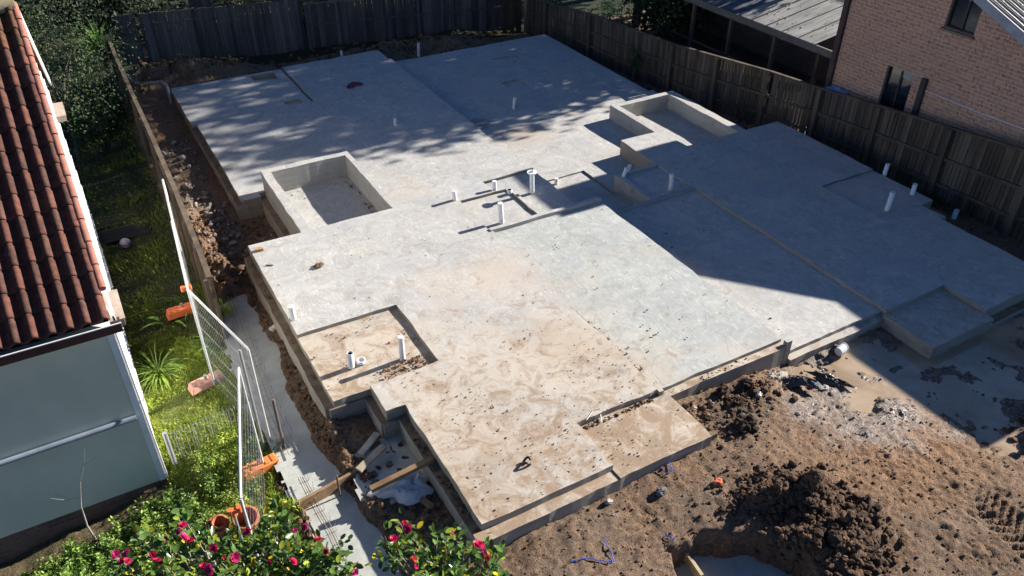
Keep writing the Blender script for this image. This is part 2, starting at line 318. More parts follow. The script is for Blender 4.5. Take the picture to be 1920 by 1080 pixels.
bm1 = nd(nt, 'ShaderNodeBump'); bm1.inputs['Strength'].default_value = 1; bm1.inputs['Distance'].default_value = .08; nt.links.new(noise_(nt, v, 9, 12, .8), bm1.inputs['Height'])
bm2 = nd(nt, 'ShaderNodeBump'); bm2.inputs['Strength'].default_value = .8; bm2.inputs['Distance'].default_value = .02; vo = nd(nt, 'ShaderNodeTexVoronoi'); vo.inputs['Scale'].default_value = 30; nt.links.new(v, vo.inputs['Vector']); nt.links.new(vo.outputs[0], bm2.inputs['Height'])
mu = nd(nt, 'ShaderNodeMapRange'); mu.inputs[3].default_value = .8; mu.inputs[4].default_value = .12; nt.links.new(sp.outputs[1], mu.inputs[0]); nt.links.new(mu.outputs[0], bm2.inputs['Strength'])
mu2 = nd(nt, 'ShaderNodeMapRange'); mu2.inputs[3].default_value = 1; mu2.inputs[4].default_value = .55; nt.links.new(sp.outputs[1], mu2.inputs[0]); nt.links.new(mu2.outputs[0], bm1.inputs['Strength']); nt.links.new(bm1.outputs[0], bm2.inputs['Normal']); nt.links.new(bm2.outputs[0], b.inputs['Normal']); M_ground = mg
GX, GY, GZ = make_ground(); gxs, gys = GX[:, 0], GY[0]
def gz(x, y):
    i = min(max(int(np.searchsorted(gxs, x))-1, 0), len(gxs)-2); j = min(max(int(np.searchsorted(gys, y))-1, 0), len(gys)-2)
    u = (x-gxs[i])/(gxs[i+1]-gxs[i]); v_ = (y-gys[j])/(gys[j+1]-gys[j])
    return float((GZ[i, j]*(1-u)+GZ[i+1, j]*u)*(1-v_)+(GZ[i, j+1]*(1-u)+GZ[i+1, j+1]*u)*v_)
far = MB()
for x0, x1, y0, y1 in ((-300, -4.5, -300, 300), (26, 300, -300, 300), (-4.5, 26, -300, 1.2), (-4.5, 26, 32, 300)): far.add([(x0, y0, -1.3), (x1, y0, -1.3), (x1, y1, -1.3), (x0, y1, -1.3)], [(0, 1, 2, 3)])
tag(far.build('terrain', mat('distant_ground', (.05, .055, .025), (.03, .035, .015), 1.5, .95, 0)), kind='structure')
def sheet_poly(P, z, name, m, kind='structure'):
    mb = MB(); mb.add([(x, y, z) for x, y in P], [tuple(range(len(P)))]); o = mb.build(name, m)
    if kind: tag(o, kind=kind)
    return o
# muddy water
mw, nt, b = base('muddy_water', .06); b.inputs['Specular IOR Level'].default_value = .5; v = coords(nt)
nt.links.new(mix(nt, ramp(nt, noise_(nt, v, 1.2, 6, .6, .5), [(.4, (0, 0, 0)), (.65, (1, 1, 1))]), (.29, .205, .13), (.43, .325, .22)), b.inputs['Base Color'])
bump(nt, noise_(nt, v, 7, 6, .6), .10, .02, b)
wp = [(8.6, 7.0), (15.9, 7.0), (15.9, 2.7), (8.6, 2.7)]
sheet_poly(wp[::-1], WATER, 'puddle', mw)
# pale concrete poured in the side trench and in the front pit
mc, nt, b = base('wet_pour_concrete', .5); v = coords(nt); n = noise_(nt, v, 2.3, 8, .68, 1.2)
colr = mix(nt, ramp(nt, n, [(.38, (0, 0, 0)), (.66, (1, 1, 1))]), (.36, .36, .315), (.47, .47, .42)); nt.links.new(colr, b.inputs['Base Color']); bump(nt, noise_(nt, v, 5, 8, .7), .4, .03, b)
def pour(P, z, name, amp=.02):
    xs = [p[0] for p in P]; ys = [p[1] for p in P]
    X, Y = np.meshgrid(np.arange(min(xs)-.15, max(xs)+.15, .05), np.arange(min(ys)-.15, max(ys)+.15, .05), indexing='ij')
    keep = polydist(X, Y, P)+.10*fbm(X, Y, 3, 131) > -.10; Z = z+amp*fbm(X, Y, 1.6, 141, 4)
    mb = MB(); I = np.arange(X.size).reshape(X.shape); fs = [(I[i, j], I[i+1, j], I[i+1, j+1], I[i, j+1]) for i in range(X.shape[0]-1) for j in range(X.shape[1]-1) if keep[i, j]]
    mb.add(list(zip(X.ravel().tolist(), Y.ravel().tolist(), Z.ravel().tolist())), fs, True)
    return tag(mb.build(name, mc), kind='structure')
pour(PATH, -.64, 'trench_path'); pour([(2.0, 8.35), (2.75, 8.4), (2.85, 7.6), (2.3, 7.3), (1.95, 7.6)], -.50, 'trench_floor'); pour(HOLE, -.76, 'pit_floor', .04)

# ------------------------------------------------------------- the house slab (height field of flat pours)
CELL = .12
slab_paint = []          # part, x0, x1, y0, y1, z
def P(part, x0, x1, y0, y1, z): slab_paint.append((part, x0, x1, y0, y1, z))
P('footing_ledge', 2.45, 2.58, 16.84, 21.6, -.60)
P('floor', 2.58, 9.02, 16.84, 24.6, -.50); P('floor', 2.47, 2.58, 21.6, 24.6, -.50)
P('floor', 8.94, 9.02, 23.7, 24.6, None)
P('garden_floor', 9.02, 14.8, 17.6, 23.8, -.68); P('garden_floor', 9.02, 12.7, 12.0, 17.6, -.68); P('garden_floor', 12.7, 14.95, 16.8, 17.9, -.68)
P('floor', 3.14, 9.02, 15.15, 17.0, -.50); P('garden_floor', 8.62, 9.02, 12.0, 15.15, -.68)
P('footing_ledge', 1.94, 2.08, 9.20, 14.0, -.20)
P('floor', 2.08, 8.60, 9.2, 14.05, 0); P('floor', 5.2, 8.60, 14.0, 15.15, 0)
P('footing_ledge', 2.57, 2.68, 8.48, 9.22, -.20); P('footing_ledge', 2.0, 2.68, 9.12, 9.22, -.20)
P('floor', 2.68, 6.5, 8.50, 9.2, 0); P('footing_ledge', 2.84, 3.0, 5.90, 8.50, -.17); P('footing_ledge', 2.6, 3.0, 8.42, 8.50, -.20)
P('floor', 2.98, 6.52, 6.88, 8.6, 0); P('floor', 2.98, 5.02, 5.98, 6.9, 0)
P('front_ledge', 2.84, 5.04, 5.80, 5.98, -.12)
P('porch_floor', 5.02, 6.66, 5.80, 6.90, -.10)
P('floor', 6.50, 6.58, 6.84, 7.0, -.01)
P('living_floor', 6.52, 9.12, 6.92, 12.25, -.05); P('front_ledge', 6.66, 9.1, 6.78, 6.92, -.12)
P('living_floor', 9.12, 9.24, 6.78, 6.92, -.035); P('kerb', 6.47, 9.12, 12.22, 12.32, .03)
# wet-area set-downs in the main floor
P('wet_room_floor', 2.08, 3.86, 9.15, 10.9, -.07); P('setdown_floor', 6.46, 7.62, 12.34, 13.63, -.05); P('setdown_floor', 7.30, 8.60, 13.66, 14.17, -.05); P('setdown_floor', 7.70, 8.60, 12.32, 13.70, -.05); P('setdown_floor', 9.02, 10.3, 13.2, 14.6, -.72); P('joint_groove', 6.52, 6.545, 6.92, 12.22, -.09); P('joint_groove', 9.02, 9.05, 15.15, 23.6, -.74); P('joint_groove', 6.46, 6.485, 12.32, 13.63, -.10); P('joint_groove', 6.46, 7.62, 13.60, 13.63, -.10); P('joint_groove', 7.60, 7.625, 12.32, 13.63, -.10); P('joint_groove', 7.30, 7.322, 13.66, 14.17, -.09); P('joint_groove', 7.30, 8.60, 14.14, 14.17, -.09); P('joint_groove', 10.28, 10.305, 13.2, 14.6, -.77)
# garage
P('garage_floor', 9.12, 11.63, 6.86, 12.06, -.35); P('garage_floor', 9.24, 11.63, 6.86, 12.1, -.35); P('garage_kerb', 9.12, 11.66, 12.04, 12.12, -.29); P('front_ledge', 9.24, 11.6, 6.72, 6.86, -.43)
# upper right rooms
P('bedroom_floor', 11.6, 15.85, 9.05, 13.8, -.28); P('bedroom_floor', 11.6, 15.4, 8.4, 9.1, -.28); P('bedroom_floor', 11.6, 15.26, 5.88, 8.4, -.28); P('bedroom_floor', 11.56, 12.76, 12.1, 14.85, -.28)
P('pipe_room_floor', 10.36, 11.6, 12.12, 13.42, -.28); P('setdown_floor', 10.48, 11.56, 12.2, 13.34, -.33)
P('porch_floor', 11.55, 13.2, 5.72, 6.78, -.37); P('footing_ledge', 13.2, 15.3, 5.74, 5.90, -.52)
P('setdown_floor', 14.2, 15.85, 9.0, 10.7, -.32); P('joint_groove', 14.17, 14.2, 9.0, 10.7, -.35); P('joint_groove', 14.2, 15.4, 10.68, 10.70, -.35); P('joint_groove', 14.2, 15.4, 9.0, 9.02, -.35); P('footing_ledge', 15.4, 15.9, 8.7, 9.05, -.5); P('footing_ledge', 15.26, 15.55, 8.1, 8.4, -.5)
# sunken rooms with upstand walls
P('pit_wall', 12.62, 14.75, 13.78, 16.82, -.28); P('pit_floor', 12.80, 14.5, 14.45, 16.64, -.70); P('pit_floor', 12.80, 14.5, 13.79, 14.5, -.70)
P('pit_wall', 3.14, 5.22, 14.05, 17.09, .0); P('pit_floor', 3.34, 5.1, 14.06, 16.90, -.55); P('footing_ledge', 3.0, 3.14, 14.6, 17.0, -.60)
# small floor boxes
P('floor_box', 4.76, 5.45, 23.85, 24.45, -.66); P('floor_box', 5.06, 5.5, 21.72, 22.05, -.60); P('floor_box', 11.3, 11.9, 20.1, 20.6, -.73); P('floor_box', 12.0, 12.6, 21.9, 22.5, -.72)
P('floor', 2.47, 5.80, 21.6, 24.6, -.545); P('footing_ledge', 5.75, 5.80, 21.6, 24.6, -.60)
P('floor_box', 4.76, 5.45, 23.85, 24.45, -.70); P('floor_box', 5.06, 5.5, 21.72, 22.05, -.62)
slab = thing('house_slab', (9, 14, -1), 'large pale stepped concrete house slab with sunken rooms and kerbs', 'concrete slab')
def build_slab():
    xs = sorted({round(a, 3) for p in slab_paint for a in p[1:3]}); ys = sorted({round(a, 3) for p in slab_paint for a in p[3:5]})
    def fill(v):
        o = []
        for a, b_ in zip(v, v[1:]):
            n = max(1, int((b_-a)/CELL+.5)); o += [a+(b_-a)*i/n for i in range(n)]
        return o+[v[-1]]
    xs, ys = fill(xs), fill(ys); nx, ny = len(xs)-1, len(ys)-1
    Hh = np.full((nx, ny), np.nan); part = np.full((nx, ny), '', dtype=object)
    xc = np.array([(a+b_)/2 for a, b_ in zip(xs, xs[1:])]); yc = np.array([(a+b_)/2 for a, b_ in zip(ys, ys[1:])])
    for i, (pt, x0, x1, y0, y1, z) in enumerate(slab_paint):
        m = np.outer((xc > x0) & (xc < x1), (yc > y0) & (yc < y1))
        Hh[m] = np.nan if z is None else z; part[m] = '' if z is None else pt
    JX, JY = np.meshgrid(xs, ys, indexing='ij')
    dx = fbm(JX, JY, 2.6, 201, 4, .6)*.026; dy = fbm(JX, JY, 2.6, 211, 4, .6)*.026
    # slope of the shrunken edge: pours sag a few mm
    def V(i, j, z): return (xs[i]+dx[i, j], ys[j]+dy[i, j], z+(0.006*math.sin(xs[i]*3.1+ys[j]*2.3)))
    tops = {}; sides = {}
    BOT = -1.25
    for i in range(nx):
        for j in range(ny):
            pt = part[i, j]
            if not pt: continue
            z = Hh[i, j]; tops.setdefault(pt, MB()).add([V(i, j, z), V(i+1, j, z), V(i+1, j+1, z), V(i, j+1, z)], [(0, 1, 2, 3)])
            for di, dj, e in ((-1, 0, ((i, j+1), (i, j))), (1, 0, ((i+1, j), (i+1, j+1))), (0, -1, ((i, j), (i+1, j))), (0, 1, ((i+1, j+1), (i, j+1)))):
                a, b_ = i+di, j+dj; zn = Hh[a, b_] if 0 <= a < nx and 0 <= b_ < ny and part[a, b_] else BOT
                if zn < z-1e-6:
                    (p, q), (r_, s_) = e; sides.setdefault(pt, MB()).add([V(p, q, zn), V(r_, s_, zn), V(r_, s_, z), V(p, q, z)], [(0, 1, 2, 3)])
    mats = dict(footing_ledge=M_ledge, joint_groove=M_ledge, setdown_floor=M_conc, wet_room_floor=M_concd, front_ledge=M_concd, porch_floor=M_concd, kerb=M_conc, garage_kerb=M_concg, floor=M_conc, living_floor=M_concl, garden_floor=M_concg if 0 else M_conc)
    labels = dict(porch_floor='muddy lowered porch floor', living_floor='slightly lowered floor behind the front ledge', garage_floor='sunken floor beside the right hand rooms', pit_wall='upstand walls round the sunken room', pit_floor='shaded floor of the sunken room')
    for pt, mb in tops.items():
        o = mb.build(pt, mats.get(pt, M_conc), slab); o.location = (0, 0, 0); o.matrix_parent_inverse = Matrix.Translation((-9, -14, 1))
        if pt in labels: o['label'] = labels[pt]
        if pt in sides:
            s_ = sides[pt].build(pt+'_edge', M_sidep if pt in ('pit_wall', 'pipe_room_floor', 'kerb', 'garage_kerb') else M_side, o); s_.matrix_parent_inverse = Matrix.Identity(4)
build_slab()

# ------------------------------------------------------------- PVC pipe stubs
PIPES = [('capped', 2.16, 11.36, -.20, .49, .055, 'tall white pipe stub on the left ledge of the slab'),
 ('open', 2.60, 9.77, -.055, .30, .055, 'short open white pipe stub in the front left set-down, beside the white ring'),
 ('capped', 3.39, 9.54, -.055, .47, .05, 'tall white pipe stub in the middle of the front left set-down'),
 ('capped', 6.40, 13.72, 0, .23, .05, 'short white pipe stub at the left corner of the central square set-down'),
 ('capped', 6.84, 12.48, -.04, .47, .055, 'tall white pipe stub inside the central square set-down'),
 ('open', 7.60, 13.48, -.04, .10, .06, 'very short white pipe stub at the far corner of the central square set-down'),
 ('capped', 7.36, 13.72, -.03, .23, .05, 'short white pipe stub just behind the central square set-down'),
 ('flanged', 8.03, 13.26, -.03, .49, .055, 'tall white pipe with a round flange on top near the slab centre'),
 ('capped', 9.39, 14.40, -.72, .14, .05, 'tiny shaded pipe stub in the mossy corner behind the flanged pipe'),
 ('capped', 7.17, 18.92, -.50, .20, .045, 'white pipe stub alone on the tree-shaded rear floor, left of the step line'),
 ('capped', 10.66, 18.70, -.68, .33, .045, 'white pipe stub alone on the tree-shaded rear floor, right of the step line'),
 ('capped', 10.36, 24.60, -.95, .45, .05, 'white pipe standing in dark soil by the rear fence'),
 ('capped', 10.49, 13.27, -.33, .26, .05, 'leaning white pipe stub on the left corner of the raised pipe room'),
 ('capped', 10.95, 13.62, -.68, .42, .05, 'white pipe stub standing just behind the raised pipe room'),
 ('capped', 11.11, 12.30, -.33, .40, .055, 'tall white pipe stub on the right side of the raised pipe room'),
 ('open', 14.58, 9.24, -.31, .45, .055, 'tall open pipe stub in the shaded right hand set-down'),
 ('open', 15.98, 10.47, -.5, .42, .05, 'white pipe at the slab edge, farthest one along the right fence'),
 ('open', 15.66, 9.45, -.31, .28, .05, 'white pipe at the slab edge, middle one along the right fence'),
 ('open', 16.55, 8.85, -1.0, .34, .055, 'muddy white pipe in the soil outside the right slab edge'),
 ('capped', 7.79, 24.78, -.9, .52, .04, 'small white pipe tip behind the rear slab edge')]
for k, x, y, z, h, r, lab in PIPES:
    t = thing('pipe_stub', (x, y, z), lab, 'pipe', 'plumbing pipes rising from the slab'); lx, ly = random.uniform(-.03, .03), random.uniform(-.02, .02)
    if 'leaning' in lab: lx = .07
    n = 16; mb = MB(); top = Vector((lx, ly, h))
    if k == 'open':
        vs = [];
        for rr_, zz in ((r, 0), (r, 1), (r*.84, 1), (r*.84, .6)):
            vs += [(top.x*zz+rr_*math.cos(2*PI*i/n), top.y*zz+rr_*math.sin(2*PI*i/n), h*zz) for i in range(n)]
        fs = [(q*n+i, q*n+(i+1) % n, (q+1)*n+(i+1) % n, (q+1)*n+i) for q in range(3) for i in range(n)]
        mb.add(vs, fs, True); mb.add(vs[-n:], [tuple(range(n))]); mb.build('pipe_wall', M_white, t)
        mb = MB(); mb.tube([(top.x*.9, top.y*.9, h*.9), (top.x*.9, top.y*.9, h*.9+.002)], r*.83, 12); mb.build('dark_bore', M_black, t)
    else:
        mb.tube([(0, 0, 0), (top.x*.96, top.y*.96, h*.96)], r*.94, n); mb.build('pipe_wall', M_white, t)
        mb = MB(); mb.tube([(top.x*.9, top.y*.9, h*.9), tuple(top)], r, n); mb.build('end_cap', M_white, t)
    if k == 'flanged':
        mb = MB(); mb.tube([(top.x, top.y, h-.005), (top.x, top.y, h+.015)], .105, 24); mb.build('flange', M_white, t)
        mb = MB(); mb.tube([(top.x, top.y, h+.015), (top.x, top.y, h+.04)], [.04, .03], 12); mb.build('knob', M_galv, t)
t = MB(); n = 20
for q in range(1):
    vs = []
    for rr_, zz in ((.075, 0), (.075, .05), (.058, .05), (.058, .012)): vs += [(rr_*math.cos(2*PI*i/n), rr_*math.sin(2*PI*i/n), zz) for i in range(n)]
    t.add(vs, [(q_*n+i, q_*n+(i+1) % n, (q_+1)*n+(i+1) % n, (q_+1)*n+i) for q_ in range(3) for i in range(n)], True); t.add(vs[-n:], [tuple(range(n))])
o = t.build('drain_ring', M_white); o.location = (2.78, 9.8, -.055); tag(o, 'low white drain ring in the front left set-down', 'drain')

# ------------------------------------------------------------- fences
def paling_panel(mb, a, b, z0a, z0b, z1a, z1b, side, wp=.10, gap=.012, jit=.02, missing=()):
    a, b = Vector((*a, 0)), Vector((*b, 0)); L = (b-a).length; d = (b-a)/L; nrm = Vector((-d.y, d.x, 0))*side; n = int(L/wp)
    for i in range(n):
        if random.random() < .008 or i in missing: continue
        u = (i+.5)*L/n; p = a+d*u+nrm*(.02+(.012 if i % 2 else 0)); f = u/L; zb = z0a*(1-f)+z0b*f; zt = z1a*(1-f)+z1b*f+random.uniform(-jit, jit); c = random.uniform(.6, 1.25)
        tl = random.uniform(-.012, .012)
        x = d*(L/n-gap*random.uniform(.3, 1.8))/2; y = nrm*.008
        vs = [p+sx*x+sy*y+Vector((d.x*tl*sz, d.y*tl*sz, zb if sz < 0 else zt)) for sz in (-1, 1) for sx, sy in ((-1, -1), (1, -1), (1, 1), (-1, 1))]
        mb.add(vs, [(3, 2, 1, 0), (4, 5, 6, 7), (0, 1, 5, 4), (1, 2, 6, 5), (2, 3, 7, 6), (3, 0, 4, 7)], col=(c, c*random.uniform(.94, 1), c*random.uniform(.88, 1)))
def fence(name, pts, label, side, m, rails=(.25, .72), post_r=.055, postm=None, capr=False):
    "pts: (x, y, ztop, zbottom) at each post"
    t = thing(name, (pts[0][0], pts[0][1], pts[0][3]), label, 'fence'); inv = Matrix.Translation(-t.location)
    pal = MB(); rl = [MB() for _ in rails]
    for p, q in zip(pts, pts[1:]):
        paling_panel(pal, p[:2], q[:2], p[3], q[3], p[2], q[2], side)
        d = (Vector(q[:2])-Vector(p[:2])).normalized(); nr = Vector((-d.y, d.x))*side*-.02
        for k, f in enumerate(rails):
            za = p[3]+(p[2]-p[3])*f; zb = q[3]+(q[2]-q[3])*f; rl[k].bar((p[0]+nr.x, p[1]+nr.y, za), (q[0]+nr.x, q[1]+nr.y, zb), .04, .075, col=(.9, .88, .85))
    pal.build('palings', m, t).matrix_parent_inverse = inv
    for r_ in rl: r_.build('rail', m, t).matrix_parent_inverse = inv
    if capr:
        cp = MB()
        for p, q in zip(pts, pts[1:]): cp.bar((p[0], p[1], p[2]+.01), (q[0], q[1], q[2]+.01), .09, .04, col=(.95, .9, .85))
        cp.build('capping_rail', m, t).matrix_parent_inverse = inv
    for p, q in zip(pts, pts[1:]+[pts[-1]]):
        d = (Vector(pts[1][:2])-Vector(pts[0][:2])).normalized(); nr = Vector((-d.y, d.x))*side*-.07
        mb = MB(); mb.box((p[0]+nr.x, p[1]+nr.y, (p[2]+p[3])/2-.05), (post_r*1.9, post_r*1.5, p[2]-p[3]+.1), math.atan2(d.y, d.x), col=(1.05, 1, .95)); mb.build('post', postm or m, t).matrix_parent_inverse = inv
    return t
# right boundary: rails and posts face the slab
rf = []
for bx, by, tx, ty, zb in ((1025, 52, 1035, 6, -.85), (1105, 93, 1112, 27, -.9), (1193, 136, 1199, 60, -.95), (1255, 160, 1269, 84, -.95), (1335, 197, 1352, 108, -.95), (1427, 227, 1448, 135, -.95), (1520, 260, 1545, 167, -.95), (1623, 305, 1652, 200, -.9), (1745, 362, 1781, 240, -.8), (1890, 432, 1925, 285, -.7)):
    p, h = up(bx, by, tx, ty, zb); rf.append((p.x, p.y, zb+h, zb-.3))
rf.append((18.0, 6.3, 1.25, -1.0))
rf = [(15.45, 25.9, .0, -1.5)]+rf
fence('paling_fence', rf, 'long weathered brown paling fence down the right side of the slab', 1, M_timber, (.30, .62), .06, capr=True)
BY = 27.0
bl_ = [(1.35+i*1.42, BY, 1.28-.075*i*.9, -.75-.08*i) for i in range(5)]
def onY(px, py, y):
    d = RX*(px-960)/F+DX*(py-540)/F+FX; s = y/d.y; return d.x*s, CAMH+d.z*s
tl = onY(215, 29, BY); tr_ = onY(562, -2, BY); n = 5
bl_ = [(tl[0]+(tr_[0]-tl[0])*i/n, BY, tl[1]+(tr_[1]-tl[1])*i/n, -.7-.1*i) for i in range(n+1)]
fence('board_fence', bl_, 'smooth grey board fence across the rear, left of the lattice topped fence', -1, M_timberg, (.2, .8), .03)
n = 6; x0 = bl_[-1][0]+.08
br_ = [(x0+(15.4-x0)*i/n, BY-.1, .62-.10*i, -1.2-.06*i) for i in range(n+1)]
bf = fence('lattice_fence', br_, 'rear paling fence with a lattice strip along the top', 1, M_timberg, (.12, .62), .035)
lat = MB(); inv = Matrix.Translation(-bf.location)
for p, q in zip(br_, br_[1:]):
    L = q[0]-p[0]; k = int(L/.09)
    for i in range(-4, k):
        for s_ in (1, -1):
            xa = p[0]+i*.09+(0 if s_ > 0 else .36); xb = xa+.36*s_; za = p[2]+.02
            if min(xa, xb) < p[0] or max(xa, xb) > q[0]: continue
            lat.bar((xa, p[1]-.02*s_, za), (xb, p[1]-.02*s_, za+.36), .022, .008, col=(1.6, 1.45, 1.1))
    lat.bar((p[0], p[1], p[2]+.40), (q[0], q[1], q[2]+.50), .05, .04, col=(1.6, 1.45, 1.1)); lat.bar((p[0], p[1], p[2]), (q[0], q[1], q[2]), .05, .05, col=(1.6, 1.45, 1.1))
lat.build('lattice_strip', M_timberg, bf).matrix_parent_inverse = inv
g = thing('timber_posts', (15.0, 26.2, -1.4), 'cluster of rough vertical slabs in the far rear corner of the fences', 'gate'); inv = Matrix.Translation(-g.location)
for i, (dx, w_, c) in enumerate(((0, .16, .5), (.25, .14, .8), (.48, .2, .45), (.72, .12, 3.2))):
    mb = MB(); mb.box((14.6+dx, 26.3-.1*i, -.2), (w_, .05, 2.3), col=(c, c*.9, c*.7)); mb.build('board', M_timber, g).matrix_parent_inverse = inv
lf = []
for px, py, zt in ((203, 72, .80), (222, 118, .80), (252, 185, .80), (290, 268, .80), (330, 360, .78), (352, 415, .76), (374, 470, .72), (393, 522, .68)):
    p = at(px, py, zt); lf.append((p.x, p.y, zt, -1.25))
lfe = fence('side_fence', lf, 'narrow green-brown paling fence between the left lawn and the slab', 1, M_timber, (.3, .8), .045, capr=True)

# ------------------------------------------------------------- left house (grey boards, terracotta roof)
H = thing('tiled_house', (-.46, 9.85, -1.2), 'grey board house with terracotta tile roof at the left edge', 'house'); HI = Matrix.Translation(-H.location)
def hp(mb, name, m, par=None, label=None):
    o = mb.build(name, m, par or H)
    o.matrix_parent_inverse = HI if par is None else Matrix.Identity(4)
    if label: o['label'] = label
    return o
XR, YE, ZE, SL, YRI = -.42, 9.38, 2.30, .575, 14.0
M_wallg = mat('grey_board_paint', (.68, .66, .51), (.58, .575, .44), 1.2, .6, .12, .01)
mb = MB(); mb.box((-3.5, 9.95, .6), (6.08, .2, 3.3)); wall = hp(mb, 'front_wall', M_wallg)
mb = MB(); zr = lambda y: ZE+SL*(min(y, 2*YRI-y)-YE)-.12
ysw = [9.86, YRI, 18.2]; vs = []
for x in (-.46, -.62):
    vs += [(x, 9.86, -1.05), (x, 18.2, -1.05), (x, 18.2, zr(18.2)), (x, YRI, zr(YRI)), (x, 9.86, zr(9.86))]
mb.add(vs, [(0, 1, 2, 3, 4), (9, 8, 7, 6, 5)]+[(i, 5+i, 5+(i+1) % 5, (i+1) % 5) for i in range(5)]); side = hp(mb, 'side_wall', M_paint, None, 'sunlit white side wall')
mb = MB()
for i in range(14):
    z = -1.0+i*.36
    y0 = 9.9; y1 = 18.1
    if z > zr(y0): y0 = YRI-(zr(YRI)-z)/SL+.05; y1 = 2*YRI-y0
    if y1-y0 > .5: mb.box((-.452, (y0+y1)/2, z), (.02, y1-y0, .03))
hp(mb, 'board_joint', M_paint)
mb = MB(); mb.box((-.50, 9.86, .55), (.09, .04, 3.2)); mb.box((-.44, 9.91, .55), (.03, .12, 3.2)); hp(mb, 'corner_trim', M_paint)
mb = MB(); mb.box((-3.5, 10.03, -1.5), (5.95, .2, .96)); mb.box((-.57, 14.05, -1.5), (.12, 8.0, .9))
def brickmat(name, c1, c2, mort, axis='Y', bw=.24, rh=.086):
    m, nt, b = base(name, .9); g = nd(nt, 'ShaderNodeNewGeometry'); s = nd(nt, 'ShaderNodeSeparateXYZ'); c = nd(nt, 'ShaderNodeCombineXYZ')
    nt.links.new(g.outputs['Position'], s.inputs[0]); nt.links.new(s.outputs[1 if axis == 'Y' else 0], c.inputs[0]); nt.links.new(s.outputs[2], c.inputs[1])
    br = nd(nt, 'ShaderNodeTexBrick'); br.inputs['Scale'].default_value = 1; br.inputs['Brick Width'].default_value = bw; br.inputs['Row Height'].default_value = rh
    br.inputs['Mortar Size'].default_value = .007; br.inputs['Mortar Smooth'].default_value = .2; br.inputs['Color1'].default_value = (*c1, 1); br.inputs['Color2'].default_value = (*c2, 1); br.inputs['Mortar'].default_value = (*mort, 1)
    nt.links.new(c.outputs[0], br.inputs[0]); mot = noise_(nt, c.outputs[0], 13, 4, .6); mo2 = noise_(nt, c.outputs[0], .8, 3)
    colr = mix(nt, ramp(nt, mot, [(.56, (0, 0, 0)), (.64, (.75, .75, .75))]), br.outputs[0], (.13, .055, .05))
    colr = mix(nt, ramp(nt, mo2, [(.4, (0, 0, 0)), (.7, (.35, .35, .35))]), colr, (.42, .25, .15))
    nt.links.new(colr, b.inputs['Base Color'])
    inv_ = nd(nt, 'ShaderNodeMath', operation='SUBTRACT'); inv_.inputs[0].default_value = 1; nt.links.new(br.outputs['Fac'], inv_.inputs[1]); bump(nt, inv_.outputs[0], .5, .008, b)
    return m
hp(mb, 'brick_base', brickmat('dark_base_brick', (.11, .075, .06), (.16, .10, .08), (.17, .15, .13), 'X'))
mb = MB(); mb.tube([(-6, 9.79, .28), (-.55, 9.79, .33)], .04, 10); hp(mb, 'wall_pipe', mat('grey_pipe', (.26, .30, .35), None, 5, .4, 0), wall)
mb = MB(); mb.tube([(-1.35, 9.79, 1.93), (-.5, 9.79, 1.96)], .022, 8); hp(mb, 'short_pipe', M_galv, wall)
# tiles: double-roll courses, each lapping the one below
TW, TL = .39, .345
def tile_roof():
    mb = MB(); L = (YRI-YE)/math.cos(math.atan(SL)); nc = int(L/TL)+1; xs = np.arange(0, 3.7, TW/16); ca, sa = math.cos(math.atan(SL)), math.sin(math.atan(SL))
    for c in range(nc):
        v0 = c*TL; v1 = min((c+1)*TL+.05, L); off = (c % 2)*TW/2; rows = []; cols = []
        for v_, lift in ((v0, .0), (v0+.001, .034), (v0+.03, .040), (v1, .012)):
            rv = []
            for x in xs:
                u = ((x+off)/(TW/2)) % 1; prof = .082*max(0, math.sin(PI*min(1, u/.66)))**.7 if u < .66 else 0
                ti = math.floor((x+off)/TW); ri = math.floor((x+off)/(TW/2)) % 2
                if ri == 1 and abs(u-.33) < .045: prof -= .01
                h = prof*(1 if lift > 0 else .9)+(lift if lift > 0 else -.005); rng_ = random.Random(ti*131+c*977)
                rv.append((XR-x, YE+v_*ca-h*sa, ZE+v_*sa+h*ca)); k = rng_.uniform(.7, 1.15)
                col = (.92*k, .72*k, .62*k) if ri == 0 else (.72*k, .66*k, .62*k)
                pass
                if c > nc-4 and x < 1: col = (col[0]*1.0, col[1]*1.15, col[2]*.8)
                cols.append(col)
            rows.append(rv)
        n = len(xs); o = len(mb.v); mb.v += [p for r_ in rows for p in r_]; mb.c += cols
        for r_ in range(3):
            for i in range(n-1): mb.f.append((o+r_*n+i+1, o+r_*n+i, o+(r_+1)*n+i, o+(r_+1)*n+i+1)); mb.sm.append(r_ != 0)
    return mb
roof = hp(tile_roof(), 'tile_roof', mat('terracotta_tile', (.18, .080, .056), (.065, .036, .030), 12, .85, .5, .008, vcol=True))
mb = MB(); mb.add([(XR, YRI, ZE+SL*(YRI-YE)), (XR-5.6, YRI, ZE+SL*(YRI-YE)), (XR-5.6, 18.6, ZE+.03), (XR, 18.6, ZE+.03)], [(3, 2, 1, 0)]); hp(mb, 'rear_roof', mat('rear_tiles', (.28, .12, .08), None, 8), roof)
mb = MB(); mb.add([(XR-.02, YE+.05, ZE-.04), (XR-5.6, YE+.05, ZE-.04), (XR-5.6, YRI, ZE+SL*(YRI-YE)-.04), (XR-.02, YRI, ZE+SL*(YRI-YE)-.04)], [(0, 1, 2, 3)]); hp(mb, 'roof_deck', M_black, roof)
zri = ZE+SL*(YRI-YE); mb = MB()
for i in range(9):
    x1 = XR+.03-i*.42; mb.tube([(x1, YRI, zri-.02), (x1-.43, YRI, zri-.02)], [.15, .135], 12, True)
hp(mb, 'ridge_cap', mat('mossy_ridge', (.36, .27, .20), (.24, .22, .09), 5, .9, .4), roof)
ca, sa = math.cos(math.atan(SL)), math.sin(math.atan(SL)); mb = MB()
nseg = 14
